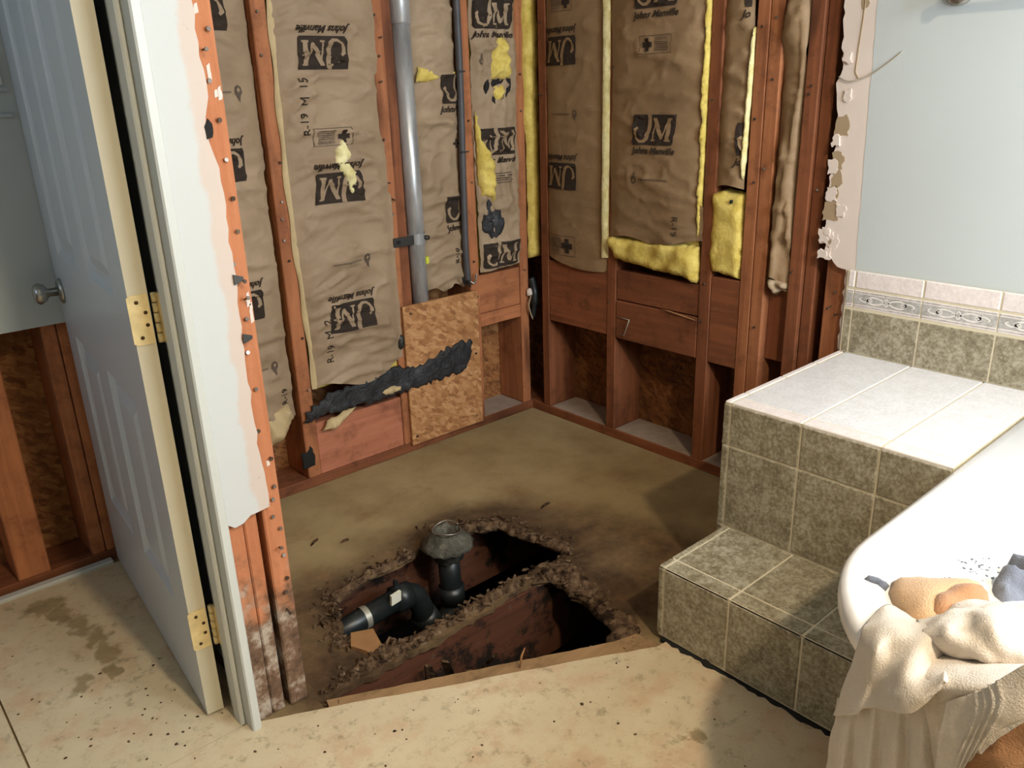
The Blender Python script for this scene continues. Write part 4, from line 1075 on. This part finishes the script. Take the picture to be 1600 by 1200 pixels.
cb = thing('electrical_cable', 'dark grey cable stapled along the stud beside the vent pipe', 'cable', (-.297, .0, .56))
tube('sheath', smooth_path([(-.300, -.004, .565), (-.306, -.006, .66), (-.303, -.006, .87), (-.297, -.006, 1.1), (-.294, -.006, 1.3), (-.295, -.006, 1.6), (-.295, -.006, 2.34)]), .0115, 'cable', cb, 10)
for k, p in enumerate([[(-.30, -.006, .57), (-.325, -.018, .56), (-.335, -.02, .585)], [(-.30, -.006, .57), (-.285, -.02, .556), (-.275, -.022, .59)], [(-.30, -.006, .57), (-.31, -.025, .55), (-.318, -.028, .572)]]):
    tube('bare_wire_end', smooth_path(p), .004, ('abs', 'nail_bright', 'abs')[k], cb, 6)
for z in (1.0, 1.25): box('staple', -.314, -.282, -.020, -.016, z, z+.005, 'dark_metal', cb, .0005)

tar = thing('tar_paper_strip', 'torn strip of black tar paper across the wall above the floor', 'tar paper', (-.6, -.015, .24))
puff('strip', ragged([(-.302, .352), (-.306, .31), (-.320, .272), (-.345, .247), (-.45, .240), (-.576, .236), (-.69, .228), (-.768, .233), (-.86, .238), (-.921, .243), (-.965, .225), (-.985, .232), (-.972, .262), (-.915, .292), (-.903, .305), (-.821, .309), (-.76, .312), (-.697, .330), (-.608, .326), (-.575, .312), (-.515, .318), (-.47, .325), (-.43, .345), (-.40, .350), (-.357, .366), (-.33, .352)], .008, .009, 18, True), 'A', -.0142, .006, 'tar', tar, .008, .014, .9, 30, 18)
for P, sd in (([(-.705, .262), (-.66, .272), (-.622, .262), (-.615, .244), (-.65, .240), (-.70, .246)], 1), ([(-.905, .215), (-.86, .230), (-.80, .236), (-.84, .205), (-.89, .185), (-.93, .19)], 2)):
    puff('fluff_scrap', ragged(P, .004, .012, sd, True), 'A', -.016, .016, 'kraft_light', tar, .008, .02, .8, 50, sd)
jb = thing('wall_bracket', 'small dark metal bracket nailed to the stud left of the wood patch', 'bracket', (-.598, -.004, .40))
puff('plate', [(-.612, .39), (-.600, .38), (-.586, .39), (-.584, .425), (-.598, .436), (-.612, .425)], 'A', -.001, .014, 'dark_metal', jb, .006, .01, .3, 60, 1)
bk = thing('knot_hole', 'dark splintered hole in the stud near the floor', 'hole', (-.978, -.002, .07))
puff('cavity', ragged([(-1.0, .075), (-.985, .07), (-.96, .075), (-.955, .11), (-.968, .145), (-.985, .125), (-1.0, .13)], .003, .01, 1, True), 'A', -.0005, .003, 'black', bk, .008, .01, .3, 60, 1)
ct = thing('pipe_stub', 'black taped pipe stub with white cap in the wall corner', 'pipe', (.0, .0, .37))
tube('stub', smooth_path([(.002, -.008, .375), (.006, -.014, .43), (.008, -.012, .48), (.0, -.004, .525)]), [.010]*6+[.016]*6+[.014]*7, 'abs', ct, 10)
puff('cap', [(-.028, .462), (-.010, .458), (-.004, .474), (-.012, .490), (-.027, .485)], 'A', -.012, .012, 'gyp', ct, .005, .01, .4, 80, 1)
tube('wire', smooth_path([(-.015, -.018, .46), (-.028, -.02, .43), (-.022, -.02, .40), (-.010, -.02, .37)]), .003, 'gyp_paper', ct, 6)
mc = thing('nail_plate', 'thin bent light strip on the blocking of the right wall', 'metal strip', (0, -.47, .39))
tube('wire_clip', [(-.003, -.44, .453), (-.004, -.490, .452), (-.004, -.468, .392), (-.003, -.450, .397)], .0018, 'strap', mc, 6)
tube('splinter', [(-.002, -.62, .514), (-.006, -.66, .512), (-.002, -.755, .500)], [.001, .003, .001], 'card', wr, 6)
# stamped print on the sheathing of the right wall
def wall_text(body, s, z, h, rot=0):
    V, F, w, hh = text_mesh(body); k = h/hh; a = math.radians(rot)
    ob('stamped_print', [(.1392, -(s+(x*math.cos(a)-y*math.sin(a))*k), z+(x*math.sin(a)+y*math.cos(a))*k) for x, y in V], F, 'ink', wr)
wall_text('STRUCTURAL', .60, .30, .012); wall_text('APA', .59, .272, .020); wall_text('RATED SHEATHING', .60, .250, .010); wall_text('24/16', .60, .232, .012); wall_text('EXPOSURE 1', .60, .215, .010)

# ================================================================== DRAIN IN THE HOLE
dr = thing('shower_drain', 'black plastic drain with trap and pipe inside the floor hole', 'drain', (-.88, -.60, -.22))
DC = Vector((-.883, -.592, 0))
bm = bmesh.new()
prof = [(.0, .016), (.018, .014), (.026, .022), (.032, .034), (.040, .036), (.046, .026), (.056, .014), (.068, .006), (.073, -.006), (.066, -.016), (.050, -.024), (.042, -.048), (.034, -.054)]
seg = 32; vs, fs = [], []
for r, z in prof:
    for j in range(seg):
        a = 2*math.pi*j/seg; q = 1+.12*noise.noise(Vector((math.cos(a)*2.4, math.sin(a)*2.4, z*60)))
        vs.append((DC.x+r*q*math.cos(a), DC.y+r*q*math.sin(a), z+.010+.010*noise.noise(Vector((math.cos(a)*r*70, math.sin(a)*r*70, 7)))))
fs = [(r*seg+j, r*seg+(j+1) % seg, (r+1)*seg+(j+1) % seg, (r+1)*seg+j) for r in range(len(prof)-1) for j in range(seg)]
ob('drain_flange', vs, fs, 'gunk', dr, True)
tube('wire_loop', smooth_path([(DC.x+.04*math.cos(a), DC.y+.04*math.sin(a), .052+.004*math.sin(a*2)) for a in [k*.6 for k in range(11)]]), .0022, 'nail_bright', dr, 6)
bm.free()
tube('riser', [(DC.x, DC.y, -.02), (DC.x-.002, DC.y-.006, -.10), (DC.x-.004, DC.y-.012, -.165)], .031, 'abs', dr, 20)
tube('riser_collar', [(DC.x-.003, DC.y-.010, -.125), (DC.x-.003, DC.y-.012, -.175)], .037, 'abs', dr, 20)
TY = -.612
tube('trap', smooth_path([(DC.x-.004, DC.y-.012, -.165), (-.893, TY, -.195), (-.920, TY, -.218), (-.955, TY, -.214), (-.985, TY, -.180), (-1.000, TY, -.130), (-1.018, TY, -.090), (-1.050, TY, -.074), (-1.075, TY, -.074)]), .031, 'abs', dr, 20)
tube('elbow_hub', [(-1.035, TY, -.078), (-1.085, TY, -.074)], .037, 'abs', dr, 20)
tube('trap_hub', [(-.968, TY, -.208), (-.995, TY, -.158)], .037, 'abs', dr, 20)
tube('pipe_arm', [(-1.07, TY, -.074), (-1.32, TY-.012, -.086)], .029, 'abs', dr, 20)
slab('vent_tab', [(-1.082, -.050), (-1.060, -.044), (-1.070, -.016), (-1.078, -.014)], 'A', TY-.004, TY+.004, 'abs', dr)
slab('sticker', [(-1.112, -.062), (-1.082, -.058), (-1.080, -.030), (-1.110, -.034)], 'A', TY-.0345, TY-.026, 'sticker', dr)
vs, fs = [], []
for k in range(15):
    a = 2*math.pi*(.55+k/14*.62)
    for dx in (-.008, .008): vs.append((-1.178+dx, TY-.004+.0305*math.sin(a)*1.0-.0, -.0795+.0305*math.cos(a)))
fs = [(2*k, 2*k+1, 2*k+3, 2*k+2) for k in range(14)]
hs = ob('hanger_strap', [(x, y, z) for x, y, z in vs], fs, 'strap', dr, True)
blk = thing('wood_offcut', 'small square tan board offcut beside the drain pipe', 'board', (-1.28, -.795, -.02))
slab('board', [(-1.318, -.795), (-1.292, -.752), (-1.245, -.775), (-1.262, -.835), (-1.30, -.838)], 'F', -.006, .006, 'card', blk)
# splinters in the front bay
for k, (a, b) in enumerate((((-1.17, -.955, -.03), (-1.10, -.90, -.20)), ((-1.13, -.99, -.06), (-1.08, -.91, -.23)), ((-1.05, -.99, -.06), (-1.06, -.91, -.17)), ((-1.20, -.93, -.04), (-1.17, -.90, -.20)))):
    a, b = Vector(a), Vector(b); d = (b-a).normalized(); w = d.cross(Vector((0, 0, 1))).normalized()*.018; t_ = Vector((0, .006, .004))
    o = tag(ob('rotten_splinter', [a-w*.4, a+w*.5, b+w, b-w*.8, a-w*.4+t_, a+w*.5+t_, b+w+t_, b-w*.8+t_], [(0, 1, 2, 3), (4, 5, 6, 7), (0, 1, 5, 4), (1, 2, 6, 5), (2, 3, 7, 6), (3, 0, 4, 7)], 'rot'), ('wide rotten splinter leaning leftmost but one in the front hole', 'longest rotten splinter, rightmost in the front hole', 'short upright rotten splinter between two others in the front hole', 'leftmost rotten splinter in the front hole')[k], 'splinter', 'rotten splinters in the hole')
tube_o = tube('wood_sliver', [(-1.0895, -1.120, .0075), (-1.083, -1.12, .034), (-1.073, -1.12, .050)], [.002, .003, .001], 'card', None, 6)
tag(tube_o, 'thin pale wood sliver sticking up at the cut floor edge', 'splinter')
for (x, y, an, L, lb) in ((-1.145, -.315, .6, .018, 'dark wood chip on the shower floor nearest the tar paper'), (-1.08, -.37, .1, .012, 'small thin wood chip on the shower floor behind the drain'), (-.53, -.62, .2, .02, 'wood chip on the shower floor towards the tub platform')):
    tag(slab('bark_chip', [(x-L*math.cos(an)-.003, y-L*math.sin(an)), (x+L*math.cos(an), y+L*math.sin(an)-.004), (x+L*math.cos(an)+.003, y+L*math.sin(an)+.003), (x, y+.008)], 'F', -.004, -.0, 'rot'), lb, 'chip', 'chips on the shower floor')

# ================================================================== TOWELS ON THE TUB RIM
# control nets of the draped cloth, metres
NET = {
 'front_drape': [[(-1.1188, -1.8512, 0.522), (-1.0649, -1.8539, 0.524), (-1.0656, -1.8773, 0.526), (-1.075, -1.8994, 0.53), (-1.0627, -1.9115, 0.535), (-1.0507, -1.9252, 0.54)], [(-1.1467, -1.86, 0.528), (-1.144, -1.8818, 0.545), (-1.1529, -1.9047, 0.556), (-1.1443, -1.9223, 0.56), (-1.1382, -1.9358, 0.565), (-1.1275, -1.948, 0.565)], [(-1.1504, -1.8573, 0.5017), (-1.1913, -1.8959, 0.5422), (-1.174, -1.9086, 0.54), (-1.1783, -1.9331, 0.556), (-1.1676, -1.9469, 0.558), (-1.1422, -1.9558, 0.552)], [(-1.1491, -1.8521, 0.4646), (-1.1879, -1.8893, 0.5032), (-1.1922, -1.9146, 0.5224), (-1.2086, -1.9405, 0.545), (-1.1917, -1.9567, 0.545), (-1.1444, -1.9613, 0.535)], [(-1.1517, -1.8456, 0.4236), (-1.1901, -1.887, 0.4688), (-1.1924, -1.9051, 0.4843), (-1.2318, -1.9456, 0.5298), (-1.2414, -1.9727, 0.5522), (-1.2258, -1.9877, 0.5756)], [(-1.1519, -1.8394, 0.3812), (-1.1924, -1.8827, 0.4363), (-1.1971, -1.9011, 0.463), (-1.2359, -1.9418, 0.5051), (-1.2448, -1.9691, 0.5272), (-1.2307, -1.9866, 0.5588)]],
 'under_layer': [[(-1.1289, -1.8315, 0.3927), (-1.1616, -1.8613, 0.4308), (-1.1634, -1.8773, 0.4418), (-1.1842, -1.9001, 0.4684), (-1.1826, -1.9136, 0.4759), (-1.1981, -1.9328, 0.4971), (-1.1946, -1.9448, 0.5025), (-1.207, -1.9617, 0.5204), (-1.2022, -1.9727, 0.5244)], [(-1.1269, -1.8297, 0.3516), (-1.1672, -1.8636, 0.399), (-1.1637, -1.8781, 0.4063), (-1.1897, -1.9036, 0.4392), (-1.1835, -1.9161, 0.4435), (-1.2033, -1.9374, 0.4698), (-1.1956, -1.9486, 0.4723), (-1.2118, -1.9673, 0.4947), (-1.203, -1.9775, 0.4959)], [(-1.1249, -1.8278, 0.3093), (-1.1727, -1.8658, 0.3667), (-1.164, -1.879, 0.37), (-1.1951, -1.9072, 0.4096), (-1.1844, -1.9186, 0.4105), (-1.2084, -1.942, 0.4423), (-1.1965, -1.9524, 0.4417), (-1.2165, -1.9728, 0.4687), (-1.2038, -1.9824, 0.467)], [(-1.1225, -1.8256, 0.2595), (-1.1781, -1.868, 0.3283), (-1.1644, -1.88, 0.3276), (-1.2004, -1.9109, 0.3747), (-1.1854, -1.9216, 0.3721), (-1.2135, -1.9471, 0.4099), (-1.1976, -1.9569, 0.406), (-1.2212, -1.9789, 0.4382), (-1.2046, -1.988, 0.4334)], [(-1.1197, -1.823, 0.2012), (-1.1833, -1.87, 0.2835), (-1.1649, -1.8812, 0.2787), (-1.2058, -1.9149, 0.3342), (-1.1866, -1.925, 0.328), (-1.2186, -1.9525, 0.3724), (-1.1988, -1.9619, 0.3652), (-1.2259, -1.9856, 0.403), (-1.2054, -1.9944, 0.395)]],
 'ribbed_end': [[(-1.2371, -1.9955, 0.5525), (-1.2422, -2.0173, 0.5794), (-1.246, -2.0356, 0.6044), (-1.2478, -2.0526, 0.6331), (-1.2464, -2.073, 0.6633)], [(-1.2423, -1.997, 0.5288), (-1.2494, -2.0202, 0.5612), (-1.256, -2.044, 0.5928), (-1.2553, -2.0626, 0.616), (-1.2517, -2.0806, 0.6441)], [(-1.2434, -1.9976, 0.4987), (-1.2535, -2.0206, 0.5342), (-1.26, -2.0415, 0.5709), (-1.2591, -2.0647, 0.5999), (-1.2531, -2.0854, 0.625)], [(-1.2436, -1.9992, 0.4682), (-1.2511, -2.0152, 0.4922), (-1.258, -2.0355, 0.5319), (-1.2595, -2.0594, 0.579), (-1.2527, -2.0884, 0.6127)], [(-1.2438, -2.0014, 0.4329), (-1.249, -2.0142, 0.4464), (-1.2538, -2.0274, 0.4886), (-1.2579, -2.0483, 0.5542), (-1.2544, -2.0736, 0.5964)]],
 'back_fold': [[(-1.1165, -1.9108, 0.525), (-1.0995, -1.9539, 0.53), (-1.0755, -1.9892, 0.532), (-1.026, -2.037, 0.532)], [(-1.2052, -1.9507, 0.5355), (-1.2231, -1.9964, 0.5732), (-1.234, -2.035, 0.6003), (-1.2273, -2.082, 0.6248)], [(-1.2004, -1.9556, 0.494), (-1.2278, -2.0017, 0.5491), (-1.225, -2.0372, 0.5656), (-1.2268, -2.0858, 0.6016)], [(-1.1991, -1.9664, 0.4433), (-1.2163, -2.0069, 0.4828), (-1.22, -2.0446, 0.507), (-1.2176, -2.0929, 0.5435)], [(-1.1999, -1.9792, 0.3742), (-1.2151, -2.0164, 0.4141), (-1.2177, -2.0535, 0.4446), (-1.2138, -2.1026, 0.4797)]],
 'tan_hang': [[(-1.2285, -2.0089, 0.4923), (-1.2339, -2.032, 0.538), (-1.2355, -2.0576, 0.5768), (-1.232, -2.0918, 0.6086)], [(-1.2286, -2.0101, 0.4659), (-1.24, -2.0377, 0.5155), (-1.2352, -2.0629, 0.5427), (-1.2369, -2.0988, 0.5765)], [(-1.2287, -2.0106, 0.4431), (-1.236, -2.0409, 0.4844), (-1.2427, -2.07, 0.5146), (-1.2318, -2.1042, 0.5362)], [(-1.229, -2.0137, 0.4126), (-1.2399, -2.0474, 0.4515), (-1.2362, -2.0749, 0.4702), (-1.2344, -2.1116, 0.4974)]],
 'top_fold': [[(-1.0748, -1.8977, 0.53), (-1.0509, -1.9172, 0.54), (-1.0071, -1.9281, 0.54), (-0.9855, -1.9552, 0.545), (-0.957, -1.9849, 0.54), (-0.9265, -2.0205, 0.54)], [(-1.1188, -1.9157, 0.55), (-1.1146, -1.9402, 0.572), (-1.0939, -1.9578, 0.58), (-1.1108, -1.992, 0.604), (-1.0672, -2.014, 0.59), (-1.0543, -2.0489, 0.598)], [(-1.1405, -1.9273, 0.556), (-1.1594, -1.9611, 0.584), (-1.1398, -1.9792, 0.588), (-1.1522, -2.009, 0.606), (-1.1082, -2.0292, 0.594), (-1.0973, -2.0616, 0.604)], [(-1.1393, -1.931, 0.548), (-1.1572, -1.9679, 0.565), (-1.1626, -1.9959, 0.58), (-1.1479, -2.0159, 0.578), (-1.1359, -2.0411, 0.584), (-1.1, -2.0681, 0.578)], [(-1.1237, -1.9292, 0.535), (-1.1416, -1.9669, 0.545), (-1.1396, -1.9968, 0.55), (-1.133, -2.0189, 0.552), (-1.116, -2.0413, 0.552), (-1.0887, -2.0707, 0.552)], [(-1.1116, -1.9248, 0.53), (-1.1121, -1.9588, 0.53), (-1.1003, -1.9869, 0.53), (-1.0882, -2.0084, 0.53), (-1.0705, -2.0318, 0.53), (-1.0419, -2.0625, 0.53)]],
 'tan_top': [(-1.0265, -1.8388), (-0.998, -1.8311), (-0.9702, -1.8514), (-0.9624, -1.8749), (-0.9437, -1.9021), (-0.9264, -1.9278), (-0.9799, -1.9528), (-1.0354, -1.9377), (-1.0783, -1.915), (-1.0784, -1.8903), (-1.0587, -1.8661)],
 'brown_top': [(-1.0352, -1.8926), (-0.9978, -1.8871), (-0.967, -1.9085), (-0.9509, -1.9372), (-0.9909, -1.9579), (-1.0377, -1.9454), (-1.0629, -1.9285), (-1.0605, -1.9098)],
 'grey': [(-0.9177, -1.9363), (-0.8935, -1.9311), (-0.8659, -1.9375), (-0.8501, -1.9296), (-0.8349, -1.9397), (-0.8201, -1.9684), (-0.8832, -1.9956), (-0.9157, -1.9745), (-0.937, -1.9537)],
 'tip': [(-1.0154, -1.7987), (-1.0008, -1.7991), (-1.0007, -1.8245), (-1.0068, -1.832), (-1.0229, -1.834), (-1.0152, -1.8193), (-1.0167, -1.8088)],
 'specks': [(-0.8725, -1.8799), (-0.8769, -1.8949), (-0.8761, -1.9122), (-0.9431, -1.8766), (-0.9368, -1.8873), (-0.8752, -1.9247), (-0.8632, -1.8987)],
}
def cr(p0, p1, p2, p3, t_): return .5*((2*p1)+(p2-p0)*t_+(2*p0-5*p1+4*p2-p3)*t_*t_+(3*p1-p0-3*p2+p3)*t_**3)
def cloth(name, net, mat, parent, k=8, th=.005, wr_=.0025, seed=0, rib=None):
    R = [[Vector(p) for p in r] for r in net]
    def dense(L, kk):
        out = []
        for i in range(len(L)-1):
            for j in range(kk): out.append(cr(L[max(i-1, 0)], L[i], L[i+1], L[min(i+2, len(L)-1)], j/kk))
        out.append(L[-1]); return out
    rows = [dense(r, k) for r in R]; cols = [dense([r[c] for r in rows], k) for c in range(len(rows[0]))]
    nc, nr = len(cols), len(cols[0]); vs = []
    P = lambda i, j: cols[max(0, min(nc-1, i))][max(0, min(nr-1, j))]
    nrm = []
    for j in range(nr):
        for i in range(nc):
            n_ = (P(i+1, j)-P(i-1, j)).cross(P(i, j+1)-P(i, j-1))
            n_ = n_.normalized() if n_.length > 1e-9 else Vector((0, 0, 1))
            if n_.dot(CAM-P(i, j)) < 0: n_ = -n_
            p = P(i, j); q = wr_*noise.noise(p*24+Vector((seed, 0, 0)))+wr_*.5*noise.noise(p*60)
            if rib: q += rib(i/(nc-1), j/(nr-1))
            vs.append(p+n_*q); nrm.append(n_)
    fs = [(j*nc+i, j*nc+i+1, (j+1)*nc+i+1, (j+1)*nc+i) for j in range(nr-1) for i in range(nc-1)]
    n_ = len(vs); vs = vs+[v-m*th for v, m in zip(vs, nrm)]; fs = fs+[tuple(x+n_ for x in reversed(f)) for f in fs]
    b = [j*nc for j in range(nr)]+[(nr-1)*nc+i for i in range(1, nc)]+[j*nc+nc-1 for j in range(nr-2, -1, -1)]+[i for i in range(nc-2, 0, -1)]
    fs += [(b[i], b[(i+1) % len(b)], b[(i+1) % len(b)]+n_, b[i]+n_) for i in range(len(b))]
    return ob(name, vs, fs, mat, parent, True)
tw = thing('cream_towel', 'cream terry towel heaped over the rounded tub rim', 'towel', (-1.12, -1.95, .42))
cloth('front_drape', NET['front_drape'], 'towel', tw, seed=1)
cloth('under_layer', NET['under_layer'], 'towel', tw, seed=2)
cloth('back_fold', NET['back_fold'], 'towel', tw, seed=3)
cloth('top_fold', NET['top_fold'], 'towel', tw, 9, .006, .006, 7)
cloth('ribbed_end', NET['ribbed_end'], 'towel', tw, 10, seed=4, rib=lambda u, v: (.0022*math.sin(u*75) if .30 < u < .62 else 0))
tt = thing('tan_towel', 'tan and brown terry towel bunched under the cream towel', 'towel', (-1.1, -1.95, .42))
puff('heap', ragged(NET['tan_top'], .002, .02, 3, True), 'F', -.518, .030, 'towel_tan', tt, .009, .05, .4, 16, 3)
puff('brown_fold', ragged(NET['brown_top'], .003, .014, 4, True), 'F', -.530, .026, 'towel_brown', tt, .008, .04, .4, 30, 4)
cloth('hanging_end', NET['tan_hang'], 'towel_brown', tt, seed=6)
gr_ = thing('grey_rag', 'crumpled grey rag on the tub rim at the right edge', 'rag', (-.93, -1.95, .517))
puff('cloth', ragged(NET['grey'], .003, .012, 5, True), 'F', -.517, .030, 'cloth_grey', gr_, .007, .02, 1.0, 38, 5)
tt2 = thing('trowel_tip', 'small grey metal tool tip peeking out from under the towel', 'tool', (-1.02, -1.83, .517))
puff('blade', NET['tip'], 'F', -.5165, .005, 'cloth_grey', tt2, .006, .006, .2, 40, 1)
cv, cf = [], []
rr2 = random.Random(4)
for (x, y) in NET['specks']:
    for k in range(9):
        a, b, s_ = x+rr2.gauss(0, .012), y+rr2.gauss(0, .006), rr2.uniform(.001, .0028); o = len(cv)
        cv += [(a-s_, b, .5165), (a, b-s_, .5165), (a+s_, b, .5165), (a, b+s_, .5165), (a, b, .5165+s_*.6)]; cf += [(o+i, o+(i+1) % 4, o+4) for i in range(4)]
tag(ob('plaster_crumbs', cv, cf, 'cloth_grey'), 'grey crumbs scattered on the white tub rim', 'debris', kind='stuff')
